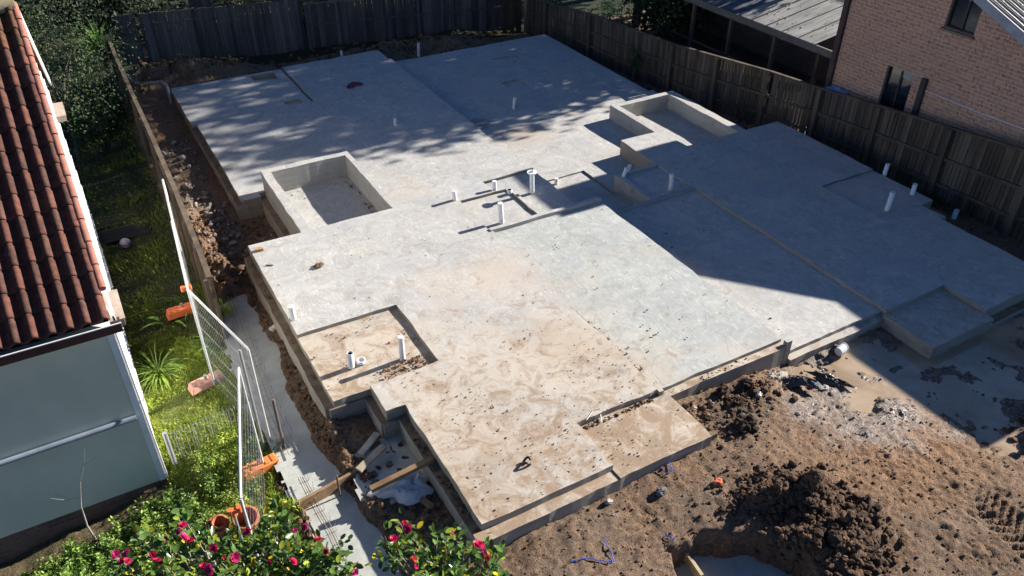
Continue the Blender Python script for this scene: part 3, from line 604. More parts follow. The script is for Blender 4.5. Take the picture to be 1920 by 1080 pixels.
for i in range(nseg):     # verge tiles along the rake
    a_ = i/nseg; b_ = (i+1.12)/nseg
    ya, yb = YE+.35+a_*(YRI-YE-.35), YE+.35+min(b_, 1)*(YRI-YE-.35); mb.tube([(XR+.015, ya, ZE+SL*(ya-YE)+.055), (XR+.015, yb, ZE+SL*(yb-YE)+.035)], [.055, .048], 8)
hp(mb, 'verge_tiles', mat('verge_tile', (.36, .15, .105), (.24, .10, .075), 14, .85, .4), roof)
mb = MB(); mb.bar((XR+.04, YE+.1, ZE-.06), (XR+.04, YRI, zri-.06), .03, .17); mb.bar((XR+.04, YRI, zri-.06), (XR+.04, 18.6, ZE-.06), .03, .17); hp(mb, 'barge_board', M_paint)
M_gut = mat('brown_gutter', (.09, .035, .03), (.06, .025, .02), 5, .45, .1)
mb = MB(); mb.box((XR-2.85, YE-.06, ZE-.10), (5.9, .03, .12)); mb.box((XR-2.85, YE+.02, ZE-.155), (5.9, .15, .015)); mb.box((XR+.085, YE+.02, ZE-.10), (.03, .15, .12)); gut = hp(mb, 'gutter', M_gut)
mb = MB(); mb.box((XR-2.85, YE-.065, ZE-.035), (5.92, .018, .014)); hp(mb, 'gutter_lip', M_paint, gut)
mb = MB(); mb.box((-3.5, 9.62, ZE-.2), (6.1, .48, .02)); hp(mb, 'soffit', M_paint)
for y_, z_ in ((10.15, 1.95), (17.2, 2.1)):
    mb = MB(); mb.box((-.36, y_, z_), (.16, .7, .12)); mb.box((-.36, y_, z_+.05), (.19, .74, .025)); o = hp(mb, 'eave_box', mat('eave_box_paint', (.42, .34, .28), (.3, .22, .17), 6, .7, .2))

# ------------------------------------------------------------- right brick house
B = thing('brick_house', (17.5, 13.9, -1.1), 'two storey brown brick house with a dark window and door at the top right', 'house'); BI = Matrix.Translation(-B.location)
def bp_(mb, name, m, par=None, inv=True, label=None):
    o = mb.build(name, m, par or B); o.matrix_parent_inverse = BI if par is None else Matrix.Identity(4)
    if label: o['label'] = label
    return o
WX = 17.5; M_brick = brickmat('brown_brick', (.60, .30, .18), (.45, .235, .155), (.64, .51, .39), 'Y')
PR = [(13.93, -1.3), (13.93, 4.12), (12.2, 4.12), (12.2, 3.55), (10.45, 3.55), (7.7, 2.42), (4.1, 2.42), (4.1, -1.3)]  # upper outline is out of view, stepped to shape the shade on the slab
holes = [(11.46, 12.22, -.6, 1.45), (10.36, 11.10, 2.70, 4.1)]     # door, window
def wall_with_holes():
    ys_ = sorted({p[0] for p in PR}|{h[0] for h in holes}|{h[1] for h in holes}|{8.5, 9.4}); mb = MB()
    def top(y):
        if y > 12.2: return 4.12
        if y > 10.45: return 3.55
        if y > 7.7: return 2.42+(y-7.7)*(1.13/2.75)
        return 2.42
    for a_, b_ in zip(ys_, ys_[1:]):
        m_ = (a_+b_)/2; hs = [h for h in holes if h[0] < m_ < h[1]]; z = -1.3
        ta, tb = top(a_+1e-4), top(b_-1e-4)
        for h in hs:
            if h[2] < 3.4: mb.add([(WX, b_, z), (WX, a_, z), (WX, a_, h[2]), (WX, b_, h[2])], [(0, 1, 2, 3)]); z = min(h[3], ta)
            if h[3] >= ta: z = None
        if z is not None: mb.add([(WX, b_, z), (WX, a_, z), (WX, a_, ta), (WX, b_, tb)], [(0, 1, 2, 3)])
    # reveals
    for h in holes:
        zt = min(h[3], 3.55)
        for y_ in h[:2]: mb.add([(WX, y_, h[2]), (WX+.12, y_, h[2]), (WX+.12, y_, zt), (WX, y_, zt)], [(0, 1, 2, 3)])
        mb.add([(WX, h[0], h[2]), (WX, h[1], h[2]), (WX+.12, h[1], h[2]), (WX+.12, h[0], h[2])], [(0, 1, 2, 3)])
        mb.add([(WX, h[0], zt), (WX, h[1], zt), (WX+.12, h[1], zt), (WX+.12, h[0], zt)], [(3, 2, 1, 0)])
    mb.add([(WX, 13.93, -1.3), (WX, 13.93, 4.12), (26, 13.93, 4.12), (26, 13.93, -1.3)], [(0, 1, 2, 3)]); mb.add([(WX, 4.1, -1.3), (26, 4.1, -1.3), (26, 4.1, 2.42), (WX, 4.1, 2.42)], [(0, 1, 2, 3)])
    return mb
bw = bp_(wall_with_holes(), 'wall', M_brick)
M_roofd = mat('dark_metal_roof', (.10, .10, .105), (.06, .06, .065), 4, .45, .1)
mb = MB(); RP = [(14.25, 4.24), (12.12, 4.24), (12.12, 3.68), (10.4, 3.68), (7.5, 2.5), (3.95, 2.5)]  # unseen roofline follows the same steps, shaped for its cast shadow
for (ya, za), (yb, zb) in zip(RP, RP[1:]):
    if ya == yb: continue
    for zz, o_ in ((0, (0, 1, 2, 3)), (-.10, (3, 2, 1, 0))): mb.add([(WX-.32, ya, za+zz), (26, ya, za+zz), (26, yb, zb+zz), (WX-.32, yb, zb+zz)], [o_])
mb.add([(WX-.32, RP[0][0], RP[0][1]), (WX-.32, RP[0][0], RP[0][1]-.1), (26, RP[0][0], RP[0][1]-.1), (26, RP[0][0], RP[0][1])], [(0, 1, 2, 3)])
mb.add([(WX-.32, 12.12, 4.24), (26, 12.12, 4.24), (26, 12.12, 3.58), (WX-.32, 12.12, 3.58)], [(0, 1, 2, 3)])
rb = bp_(mb, 'roof', M_roofd)
mb = MB()
for i in range(40):
    x = WX-.2+i*.2; mb.bar((x, 10.38, 3.70), (x, 7.55, 2.54), .03, .03)
bp_(mb, 'roof_ribs', M_dark, rb)
mb = MB(); 
for (ya, za), (yb, zb) in zip(RP, RP[1:]):
    if ya != yb: mb.bar((WX-.34, ya, za-.09), (WX-.34, yb, zb-.09), .03, .2)
bp_(mb, 'barge_board', mat('grey_fascia', (.36, .36, .37), None, 4, .6, .05))
M_glass = mat('dark_glass', (.02, .023, .03), (.012, .014, .018), 3, .06, 0, spec=.8)
M_frame = mat('dark_frame', (.05, .045, .045), None, 4, .5, 0)
def window(h, name, extra):
    y0, y1, z0, z1 = h; mb = MB(); x = WX+.10
    for a_, b_ in (((y0, z0), (y1, z0)), ((y0, z1), (y1, z1)), ((y0, z0), (y0, z1)), ((y1, z0), (y1, z1)), (((y0+y1)/2, z0), ((y0+y1)/2, z1))): mb.bar((x, a_[0], a_[1]), (x, b_[0], b_[1]), .04, .05)
    f = bp_(mb, name, M_frame); mb = MB(); mb.add([(x+.015, y0, z0), (x+.015, y1, z0), (x+.015, y1, z1), (x+.015, y0, z1)], [(3, 2, 1, 0)]); bp_(mb, 'pane', M_glass, f)
    mb = MB(); extra(mb, x, y0, y1, z0, z1); return f, mb
f, mb = window((11.46, 12.22, -.6, 1.45), 'door', lambda mb, x, y0, y1, z0, z1: mb.box((x+.01, (y0+y1)/2-.17, z1-.11), (.012, .30, .17)))
bp_(mb, 'fanlight', mat('pale_blind', (.44, .42, .34), None, 4, .7, 0), f)
f, mb = window((10.36, 11.10, 2.70, 3.5), 'window', lambda mb, x, y0, y1, z0, z1: mb.add([(x+.012, y0+.03, z0+.03), (x+.012, y0+.30, z0+.03), (x+.012, y0+.28, z0+.22), (x+.012, y0+.15, z0+.28), (x+.012, y0+.03, z0+.30)], [(4, 3, 2, 1, 0)]))
bp_(mb, 'curtain', mat('pale_curtain', (.15, .15, .12), None, 4, .7, 0), f)
mb = MB(); mb.bar((WX-.03, 10.32, 2.66), (WX-.03, 11.14, 2.66), .10, .05); bp_(mb, 'sill', mat('sill_brick', (.26, .17, .12), None, 9), bw)
mb = MB(); mb.box((WX-.06, 11.12, .38), (.08, .13, 2.2)); bp_(mb, 'service_duct', M_frame)
mb = MB(); mb.box((WX-.05, 13.78, 1.2), (.1, .14, 5.0)); bp_(mb, 'downpipe', mat('brown_downpipe', (.085, .05, .045), None, 4, .5, 0))
mb = MB(); mb.tube([(WX-.03, 11.05, 1.21), (WX-.03, 9.6, 1.19), (WX-.03, 8.4, 1.22), (WX-.03, 6.5, 1.2)], .012, 6); bp_(mb, 'wall_conduit', M_white)
mb = MB(); mb.add([(WX, 4.1, -.9), (WX-.002, 4.1, -.9), (WX-.01, 8.3, .55), (WX-.01, 7.9, 1.0)], [(0, 1, 2, 3)])

# ------------------------------------------------------------- verandah behind the right fence
V = thing('verandah', (17.9, 15.0, -1.2), 'dark timber verandah under a sunlit corrugated roof behind the right fence', 'verandah'); VI = Matrix.Translation(-V.location)
def vp(mb, name, m, par=None):
    o = mb.build(name, m, par or V); o.matrix_parent_inverse = VI if par is None else Matrix.Identity(4); return o
a0, a1 = at(1377, 28, 1.0), at(1535, 82, 1.0); ex = (a0.x+a1.x)/2; y1_, y0_ = a0.y+.0, a1.y; wx = ex+2.5; rise = .42
m_, nt, b = base('corrugated_steel', .45); b.inputs['Metallic'].default_value = .35; v = coords(nt); n_ = noise_(nt, coords(nt, (.5, 4, 1)), 2, 6, .65)
nt.links.new(mix(nt, ramp(nt, n_, [(.35, (0, 0, 0)), (.7, (1, 1, 1))]), (.25, .24, .22), (.50, .49, .45)), b.inputs['Base Color'])
def corr(y0, y1, x0, x1, z0, z1, per=.076):
    mb = MB(); ys_ = np.arange(y0, y1, per/4); n = len(ys_); vs = []
    for x, z in ((x0, z0), (x1, z1)): vs += [(x, float(y), z+.012*math.sin(2*PI*y/per)) for y in ys_]
    mb.add(vs, [(i, n+i, n+i+1, i+1) for i in range(n-1)], True); return mb
rv = vp(corr(y0_, y1_, ex, wx, 1.0, 1.0+rise), 'roof_sheet', m_)
mb = MB()
for i in range(1, 5):
    y_ = y0_+(y1_-y0_)*i/5; mb.bar((ex, y_, 1.02), (wx, y_, 1.02+rise), .03, .02)
vp(mb, 'sheet_lap', mat('lap_shadow_steel', (.16, .15, .14), None, 4), rv)
vp(corr(y1_, y1_+4.5, ex+.1, wx, .98, .98+rise), 'old_roof_sheet', mat('aged_steel', (.17, .18, .20), (.08, .085, .10), 3, .55, 0, metal=.2))
mb = MB()
for i in range(70): mb.blob((random.uniform(ex+.2, wx), random.uniform(y0_, y1_), 1.05+rise*random.random()), .03, 1, .3, i, (1, 1.6, .3))
for q in range(len(mb.v)):
    x, y, z = mb.v[q]; mb.v[q] = (x, y, min(z, 1.03+rise*(x-ex)/2.5))
tag(vp(mb, 'leaf_litter', mat('dry_leaf', (.5, .42, .32), None, 5), rv), kind='stuff')
mb = MB(); mb.bar((ex+.05, y0_-.9, .88), (ex+.05, y1_+4.5, .88), .06, .2); vp(mb, 'beam', mat('beam_timber', (.19, .16, .13), None, 4, vcol=False))
for px, py in ((1315, 5), (1386, 32), (1463, 65), (1536, 100)):
    p = at(px, py, .8); mb = MB(); mb.box((ex+.05, p.y, -.22), (.10, .10, 2.05)); vp(mb, 'post', M_timber)
mb = MB(); mb.box((ex+1.3, (y0_+y1_)/2+1.8, -1.12), (2.5, 8.5, .16)); vp(mb, 'deck', M_timber)
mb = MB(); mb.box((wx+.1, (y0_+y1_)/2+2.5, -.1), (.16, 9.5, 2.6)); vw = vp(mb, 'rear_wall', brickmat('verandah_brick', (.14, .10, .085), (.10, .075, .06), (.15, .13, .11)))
mb = MB(); mb.add([(wx-.1, y0_-.8, 1.4), (wx+3, y0_-.8, 2.0), (wx+3, y1_+3, 2.0), (wx-.1, y1_+3, 1.4)], [(0, 1, 2, 3)]); vp(mb, 'house_roof', M_roofd)
mb = MB(); mb.bar((ex+.05, y0_, -.35), (ex+.05, y1_+4.5, -.35), .05, .06); mb.bar((ex+.05, y0_, -.9), (ex+.05, y1_+4.5, -.9), .05, .06); vp(mb, 'handrail', M_timber)
def lump(name, c, s_, m, label, cat, amp=.3, seed=3, sub=3, group=None, sq=(1, 1, 1)):
    mb = MB(); mb.blob((0, 0, 0), s_, sub, amp, seed, sq); o = mb.build(name, m); o.location = c; return tag(o, label, cat, group)
M_bluec = mat('blue_cloth', (.30, .42, .62), (.18, .26, .45), 9, .8, .4)
p = at(1521, 126, -.4); lump('blue_cloth', (17.75, 14.75, -.35), .2, M_bluec, 'crumpled pale blue cloth hanging on the verandah rail', 'cloth', .5, 5, 3, None, (.5, .9, 1.1))
q = thing('storage_tub', (17.31, 13.35, -.9), 'pale blue lidded tub standing at the corner of the brick house', 'tub')
mb = MB(); mb.box((0, 0, .65), (.22, .5, 1.3), taper=1.05); mb.build('tub_body', mat('blue_plastic', (.22, .32, .48), None, 4, .4, 0), q)
mb = MB(); mb.box((0, 0, 1.33), (.26, .54, .06)); mb.box((0, .0, 1.39), (.05, .2, .05)); mb.build('lid', M_bluec, q)

# ------------------------------------------------------------- foliage builders
def leaf_cloud(mb, c, rad, n, size, sq=(1, 1, 1), dens=.35, jitter=.2, up_=.3, shade=(.55, 1.5), clumps=None, wide=.5, hue=.15):
    c = Vector(c); cl = []
    for _ in range(clumps or max(4, n//40)):
        d = Vector((random.gauss(0, 1), random.gauss(0, 1), random.gauss(0, 1))).normalized()*random.uniform(dens, 1); cl.append((Vector((d.x*sq[0], d.y*sq[1], d.z*sq[2]))*rad+c, random.uniform(*shade), d))
    for i in range(n):
        cc, k, d0 = random.choice(cl); off = Vector((random.gauss(0, 1), random.gauss(0, 1), random.gauss(0, 1)))*rad*jitter
        p = cc+Vector((off.x*sq[0], off.y*sq[1], off.z*sq[2])); nrm = (d0+Vector((random.gauss(0, .7), random.gauss(0, .7), random.gauss(up_, .7)))).normalized()
        t = nrm.cross(Vector((random.gauss(0, 1), random.gauss(0, 1), random.gauss(0, 1)))).normalized(); s_ = size*random.uniform(.6, 1.3); b_ = nrm.cross(t)*s_*wide; t = t*s_
        kk = k*random.uniform(.75, 1.25); col = (kk*(1+random.uniform(-hue, hue*2)), kk, kk*.9)
        mb.add([p-t*.5, p+b_*.5+nrm*s_*.06, p+t*.5, p-b_*.5+nrm*s_*.06], [(0, 1, 2, 3)], False, col)
def shrub(name, loc, label, cat, crown, trunk_h=.6, group=None, m=None, n=900, size=.07, rad=.8, sq=(1, 1, 1), r0=.05, **k):
    t = thing(name, loc, label, cat, group); mb = MB(); top = Vector((0, 0, trunk_h)); mb.tube([(0, 0, -.1), (0.02, 0, trunk_h*.6), top], [r0, r0*.8, r0*.6], 8)
    for i in range(7):
        a = random.uniform(0, 2*PI); e = Vector((math.cos(a)*rad*.6*sq[0], math.sin(a)*rad*.6*sq[1], crown+random.uniform(-.3, .4)*rad*sq[2])); mb.tube([top*.8, (top+e)/2+Vector((0, 0, .1)), e], [r0*.5, r0*.35, r0*.12], 5)
    mb.build('trunk', M_bark, t); mb = MB(); leaf_cloud(mb, (0, 0, crown), rad, n, size, sq, **k); mb.build('foliage', m or M_leafd, t); return t
# tall trees beyond the right fence: they shade the rear of the slab
TT = [(24.2, 19.15, 6.6, 2.0, 'dense tall tree beyond the right fence, nearest the verandah'), (24.8, 22.6, 6.8, 1.9, 'dense tall tree beyond the right fence, second from the verandah'), (23.8, 25.6, 6.6, 2.0, 'dense tall tree beyond the right fence, third from the verandah'),
      (29.5, 21.0, 9.0, 2.6, 'taller tree set far back beyond the right fence'), (30.5, 29.5, 8.5, 3.0, 'wide tree farthest back beyond the rear right corner'), (29.0, 25.0, 9.0, 2.6, 'taller tree far back behind the rear right corner'), (22.5, 28.8, 6, 2.2, 'tall tree behind the rear right fence corner'), (19.4, 24.6, 3.0, 1.5, 'small low crowned tree just outside the rear right corner'), (21.8, 21.2, 3.2, 1.3, 'small low crowned tree behind the verandah roof')]
for x, y, zc, rad, lab in TT:
    shrub('tall_tree', (x, y, -1.3), lab, 'tree', zc+1.3, zc*.6, 'tall trees beyond the right fence', n=int(1750*rad), size=.36, rad=rad, sq=(1, 1, 2.1 if zc > 5 else 1.2), r0=.2, dens=.1, jitter=.15, clumps=int(48*rad))
# behind the rear fence
for i, (x, y, lab) in enumerate(((2.6, 31.5, 'dark shrub behind the left part of the rear fence'), (6.5, 32.5, 'dark shrub behind the middle of the rear fence'), (11.5, 31.5, 'dark shrub behind the lattice fence'))):
    shrub('shrub', (x, y, -1.2), lab, 'shrub', 1.0, .5, None, n=1600, size=.12, rad=1.2, sq=(1.5, 1, .9))
for i, (x, y, zz, rr_, lab) in enumerate(((-2.6, 29.5, 1.2, 1.9, 'large dark bush behind the tiled house at the top left corner'), (1.2, 29.6, .9, 1.6, 'large dark bush behind the strap leaved plants'), (8.6, 30.5, .5, 1.7, 'large dark bush behind the board fence'), (14.0, 30.0, .3, 1.8, 'large dark bush behind the far end of the lattice fence'),
        (18.8, 22.0, .2, 1.4, 'dark bush in the yard beyond the far right fence'), (20.6, 25.0, .6, 1.9, 'broad dark bush in the yard beyond the far right corner'), (17.6, 27.8, .4, 1.7, 'dark bush just past the corner posts of the fences'), (-1, 34.5, .8, 2.3, 'dark bush in the rear background at the top left'), (4, 35, .8, 2.3, 'dark bush in the rear background left of the bare trunk'), (9, 35, .6, 2.3, 'dark bush in the rear background right of the bare trunk'), (14, 34.5, .6, 2.3, 'dark bush in the rear background behind the lattice fence'))):
    shrub('dark_bush', (x, y, -1.3), lab, 'bush', zz+1.3, .5, 'dark bushes beyond the fences', n=3000, size=.17, rad=rr_, sq=(1.2, .9, .95), clumps=90, shade=(.3, 1.6))
t = thing('tree', (4.4, 29.0, -1.2), 'thick bare trunk of a tree behind the rear fence', 'tree'); mb = MB(); mb.tube([(0, 0, 0), (.1, 0, 1.5), (.0, 0, 3.4), (.5, .3, 6.5)], [.42, .36, .33, .2], 12); mb.build('trunk', M_bark, t)
mb = MB(); leaf_cloud(mb, (.6, 1.0, 7.6), 2.4, 3000, .3); mb.build('crown', M_leafd, t)
p = at(1130, 8, 0); shrub('leafy_shrub', (16.4, 22.4, -1.2), 'bright tipped shrub overhanging the far end of the right fence', 'shrub', 1.35, .7, None, M_weed, 500, .16, .75, (1, 1, .8), wide=.22)
# garden trees left rear
shrub('garden_tree', (-.35, 22.3, -1.1), 'dense dark leafed garden tree behind the tiled roof, top left', 'tree', 2.6, 1.6, None, n=9000, size=.075, rad=1.75, sq=(1.05, 1.35, 1.05), dens=.4, jitter=.16, clumps=160, shade=(.3, 2.0))
shrub('garden_shrub', (.35, 23.6, -1.1), 'low dark shrub at the far left lawn corner', 'shrub', .7, .4, None, n=3500, size=.07, rad=.8, sq=(.9, 1.6, 1), clumps=70, shade=(.3, 1.8))
# strap-leaved plants
def strap(name, loc, label, cat, n, L, wd, droop=1.0, m=None, up0=1.1, col=(1, 1.1), trunk=0):
    t = thing(name, loc, label, cat); mb = MB()
    for i in range(n):
        a = random.uniform(0, 2*PI); el = random.uniform(.35, up0); l = L*random.uniform(.6, 1.1); p = Vector((0, 0, trunk)); d = Vector((math.cos(a)*math.cos(el), math.sin(a)*math.cos(el), math.sin(el))); w_ = Vector((-math.sin(a), math.cos(a), 0))*wd/2; k = random.uniform(.6, 1.5); vs = []; S_ = 6
        for s_ in range(S_+1):
            f = s_/S_; ww = w_*(1-f**2.2)*(.6+.8*min(f*3, 1))/1.4; vs += [p-ww, p+ww]; p = p+d*l/S_; d = (d+Vector((0, 0, -.28*droop))).normalized()
        mb.add(vs, [(2*q, 2*q+1, 2*q+3, 2*q+2) for q in range(S_)], True, (k, k, k*.9))
    if trunk:
        tb = MB(); tb.tube([(0, 0, 0), (0, 0, trunk)], [.06, .05], 8); tb.build('trunk', M_bark, t)
    mb.build('leaves', m or M_weed, t); return t
strap('yucca', (1.0, 25.4, -1.0), 'spiky strap leaved plant beside the rear end of the side fence', 'plant', 60, 1.0, .06, .7, trunk=1.6, up0=1.4)
strap('yucca_clump', (.75, 24.5, -1.0), 'lower spiky plant clump in shade under the tall strap leaved plant', 'plant', 45, .8, .05, 1.1, M_leafd, trunk=.6)
strap('strap_leaf_clump', (-.12, 12.25, -1.05), 'large arching clump of strap leaves on the lawn beside the white wall', 'plant', 170, .75, .022, 1.35, M_grass, 1.35)
strap('broad_leaf_plant', (.35, 13.5, -.95), 'plant with a few broad arching green leaves behind the first orange foot', 'plant', 14, .75, .10, 1.1, M_weed)
strap('lily_clump', (.95, 12.3, -.85), 'leafy green clump at the front end of the side fence', 'plant', 70, .6, .035, 1.0, M_weed)
strap('side_strap_plants', (.8, 13.8, -.95), 'long leaved plants in shade at the foot of the side fence', 'plant', 90, .8, .03, 1.0, M_weed)
strap('verge_tuft', (1.25, 12.95, -.6), 'yellow green grass tuft on the soil edge by the fence end', 'plant', 130, .32, .014, .8, M_grass, 1.2)
shrub('hanging_weed', (15.5, 19.6, -1.1), 'dark weed climbing the far part of the right fence', 'plant', .7, .4, None, n=500, size=.07, rad=.35, sq=(.7, 1, 1.3))
shrub('weed_patch', (16.75, 9.6, -1.0), 'low dark weeds at the foot of the right fence behind the pipes', 'plant', .12, .05, None, n=900, size=.06, rad=.5, sq=(.6, 1.9, .35))
# ---- grass: blades over the lawn (uncountable)
def grass():
    mb = MB(); N = 60000; i = 0
    while i < N:
        r_ = random.random()
        if r_ < .80: x, y = random.uniform(-.46, 1.25), random.uniform(6.4, 14.2)
        else: x, y = random.uniform(-.46, 1.1), random.uniform(12, 25)
        if y < 9.3 and x > .98+.1*math.sin(y*5): i += .2; continue
        if 9.3 <= y < 11.8 and x > 1.05: continue
        if y > 13.0 and x > 1.1: continue
        k0 = vn1(x*1.7, y*1.7); dens = .35+.65*ss1(.3, .6, k0)
        if random.random() > dens: i += .3; continue
        i += 1; z = gz(x, y)-.01; h = random.uniform(.015, .052)*(1+1.6*k0*k0)*(1.5 if y < 9.6 else 1)*(1.0 if y < 12.6 else 1.3); a = random.uniform(0, 2*PI); l = random.uniform(.1, .9)*h
        w_ = random.uniform(.004, .009); dx, dy = math.cos(a), math.sin(a); k = random.uniform(.6, 1.4)*(.7+.6*k0)*(1 if y < 12.4+.5*math.sin(x*4) else .42); yl = random.random()  # blades beside the side fence dimmed: its shade is put into their colour
        col = (k*(1+.5*yl*yl), k, k*.8) if random.random() > .07 else (k*1.9, k*1.25, k*1.6)
        mb.add([(x-dy*w_, y+dx*w_, z), (x+dy*w_, y-dx*w_, z), (x+dx*l*.5+dy*w_*.7, y+dy*l*.5-dx*w_*.7, z+h*.7), (x+dx*l, y+dy*l, z+h)], [(0, 1, 2), (0, 2, 3)], False, col)
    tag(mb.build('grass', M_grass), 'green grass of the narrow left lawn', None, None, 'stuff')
_T = np.random.default_rng(5).random((64, 64))
def vn1(x, y):
    xi, yi = int(math.floor(x)), int(math.floor(y)); u, v_ = x-xi, y-yi; u = u*u*(3-2*u); v_ = v_*v_*(3-2*v_); g_ = lambda a, b_: _T[a % 64, b_ % 64]
    return float((g_(xi, yi)*(1-u)+g_(xi+1, yi)*u)*(1-v_)+(g_(xi, yi+1)*(1-u)+g_(xi+1, yi+1)*u)*v_)
def ss1(a, b_, x):
    t = min(1, max(0, (x-a)/(b_-a))); return t*t*(3-2*t)
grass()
# ---- leafy weeds
def weedclump(name, x, y, label, n, rad, h, size=.05, m=None, shade=(.5, 1.6)):
    z = gz(x, y); t = thing(name, (x, y, z), label, 'plant'); mb = MB(); st = MB()
    for i in range(int(18*rad/.4)):
        a = random.uniform(0, 2*PI); r_ = rad*math.sqrt(random.random()); e = Vector((math.cos(a)*r_, math.sin(a)*r_, h*random.uniform(.5, 1.05)*(1-.5*(r_/rad)**2))); b0 = Vector((e.x*.6, e.y*.6, -.05)); st.tube([b0, (b0+e)/2+Vector((0, 0, .03)), e], [.006, .005, .003], 4, False)
        k0 = random.uniform(*shade)
        for j in range(int(n/(18*rad/.4))):
            f = random.uniform(.15, 1.0); p = b0.lerp(e, f)+Vector((random.gauss(0, 1), random.gauss(0, 1), random.gauss(0, .6)))*.045; nrm = Vector((random.gauss(0, .6), random.gauss(0, .6), 1)).normalized(); tt = nrm.cross(Vector((random.gauss(0, 1), random.gauss(0, 1), 0))).normalized()*size*random.uniform(.5, 1.3); bb = nrm.cross(tt)*.55; k = k0*random.uniform(.7, 1.3)
            mb.add([p-tt*.5, p+bb*.35-tt*.1, p+bb*.25+tt*.3, p+tt*.55, p-bb*.25+tt*.3, p-bb*.35-tt*.1], [(0, 1, 2, 3, 4, 5)], False, (k*random.uniform(.9, 1.4), k, k*.85))
    tag(st.build('stems', M_weed, t), kind='stuff'); mb.build('leaves', m or M_weed, t)
weedclump('weed_clump', .05, 9.05, 'tall leafy weeds between the house corner and the mesh fences', 1500, .45, .55)
weedclump('weed_clump', .5, 8.75, 'bright feathery weeds beside the front mesh panel', 1300, .42, .42, .035, M_grass)
weedclump('weed_clump', .25, 9.75, 'weeds growing through the low wire fence', 1200, .42, .38, .035, M_grass)
weedclump('ivy_clump', -.45, 9.35, 'blue green ivy spilling round the house corner', 800, .26, .42, .06, M_weed, (.5, 1.1))
weedclump('weed_clump', -.15, 8.4, 'dark broad leaved weeds left of the flower pots', 1200, .36, .45, .07)
weedclump('weed_clump', -.8, 9.3, 'shaded weeds under the grey wall beside the thin sapling', 1700, .38, .42, .06)
weedclump('weed_clump', -1.35, 9.15, 'dense green weeds along the brick base, middle of the bottom left corner', 3000, .5, .48, .055, None, (.7, 1.7))
weedclump('weed_clump', -2.0, 9.1, 'green weeds along the brick base, left of the middle clump', 2800, .45, .45, .05, None, (.6, 1.6))
weedclump('weed_clump', -2.55, 9.05, 'green weeds in the extreme bottom left corner', 2200, .42, .42, .05, None, (.6, 1.6))
weedclump('weed_clump', -1.7, 8.6, 'bright leafy weeds at the bottom edge of the left corner', 3000, .5, .55, .05, None, (.7, 1.8))
weedclump('weed_clump', -.8, 8.55, 'grassy green weeds at the bottom edge, left of the large camellia', 2800, .5, .60, .045, M_grass)
weedclump('weed_clump', .98, 9.35, 'green weeds at the foot of the star picket', 700, .28, .3, .05)
# sapling
p = at(174, 1000, -1.3); p = Vector((p.x, p.y, gz(p.x, p.y))); t = thing('sapling', p, 'thin bare pale sapling in front of the grey wall', 'sapling'); mb = MB(); mb.tube([(0, 0, 0), (-.02, -.02, .35), (.02, -.05, .8), (.14, -.05, 1.25)], [.018, .013, .009, .005], 6); mb.build('stem', M_twig, t)
mb = MB(); mb.tube([(.05, -.05, .95), (-.12, -.05, 1.0), (-.28, 0, 1.08)], [.007, .006, .003], 5); mb.tube([(-.08, -.05, 1.0), (-.2, -.05, 1.2)], .003, 4); mb.tube([(.14, -.05, 1.24), (.26, -.05, 1.5), (.34, -.02, 1.75)], [.005, .004, .002], 5); mb.tube([(.26, -.05, 1.5), (.45, -.05, 1.58)], .003, 4); mb.build('twigs', M_twig, t)

# ------------------------------------------------------------- camellias
def leafblade(mb, p, d, nrm, L, col, w_=.52):
    s_ = d.cross(nrm).normalized(); m_ = [(0, 0, 0), (.25, .8, .0), (.6, 1, .0), (.85, .6, .0), (1, 0, .0)]; cen = []; lft = []; rgt = []
    for f, ww, _ in m_:
        c_ = p+d*(f*L)-nrm*(L*.10*f*f); cen.append(c_-nrm*L*.05*(1-abs(2*f-1))); lft.append(c_+s_*ww*L*w_/2+nrm*.02*L); rgt.append(c_-s_*ww*L*w_/2+nrm*.02*L)
    vs = cen+lft[1:4]+rgt[1:4]; mb.add(vs, [(0, 5, 1), (1, 5, 6, 2), (2, 6, 7, 3), (3, 7, 4), (0, 1, 8), (1, 2, 9, 8), (2, 3, 10, 9), (3, 4, 10)], True, col)
def flower(parent, p, r_, tone, seed):
    rnd = random.Random(seed); mb = MB(); p = Vector(p); ax = Vector((rnd.gauss(0, .5), rnd.gauss(-.3, .4), 1)).normalized(); x = ax.cross(Vector((1, 0, 0))).normalized(); y = ax.cross(x)
    for ring, (rr_, el, k) in enumerate(((1, .15, 7), (.82, .5, 7), (.6, .85, 6), (.38, 1.15, 5), (.2, 1.4, 3))):
        for i in range(k):
            a = 2*PI*(i+.5*(ring % 2))/k+rnd.uniform(-.15, .15); o = x*math.cos(a)+y*math.sin(a); s_ = ax.cross(o); L = r_*rr_*rnd.uniform(.85, 1.15); d = (o*math.cos(el)+ax*math.sin(el)); n_ = d.cross(s_); w_ = L*.5; c = tuple(q*rnd.uniform(.8, 1.2)*(.8+.08*ring) for q in tone)
            vs = [p, p+d*L*.5-s_*w_*.85+n_*L*.02, p+d*L*.9-s_*w_*.6+ax*L*.1, p+d*L*1.02, p+d*L*.9+s_*w_*.6+ax*L*.1, p+d*L*.5+s_*w_*.85+n_*L*.02, p+d*L*.55-ax*L*.08]
            mb.add(vs, [(0, 1, 6), (1, 2, 6), (2, 3, 6), (3, 4, 6), (4, 5, 6), (5, 0, 6)], True, c)
    return mb.build('flower', M_petal, parent)
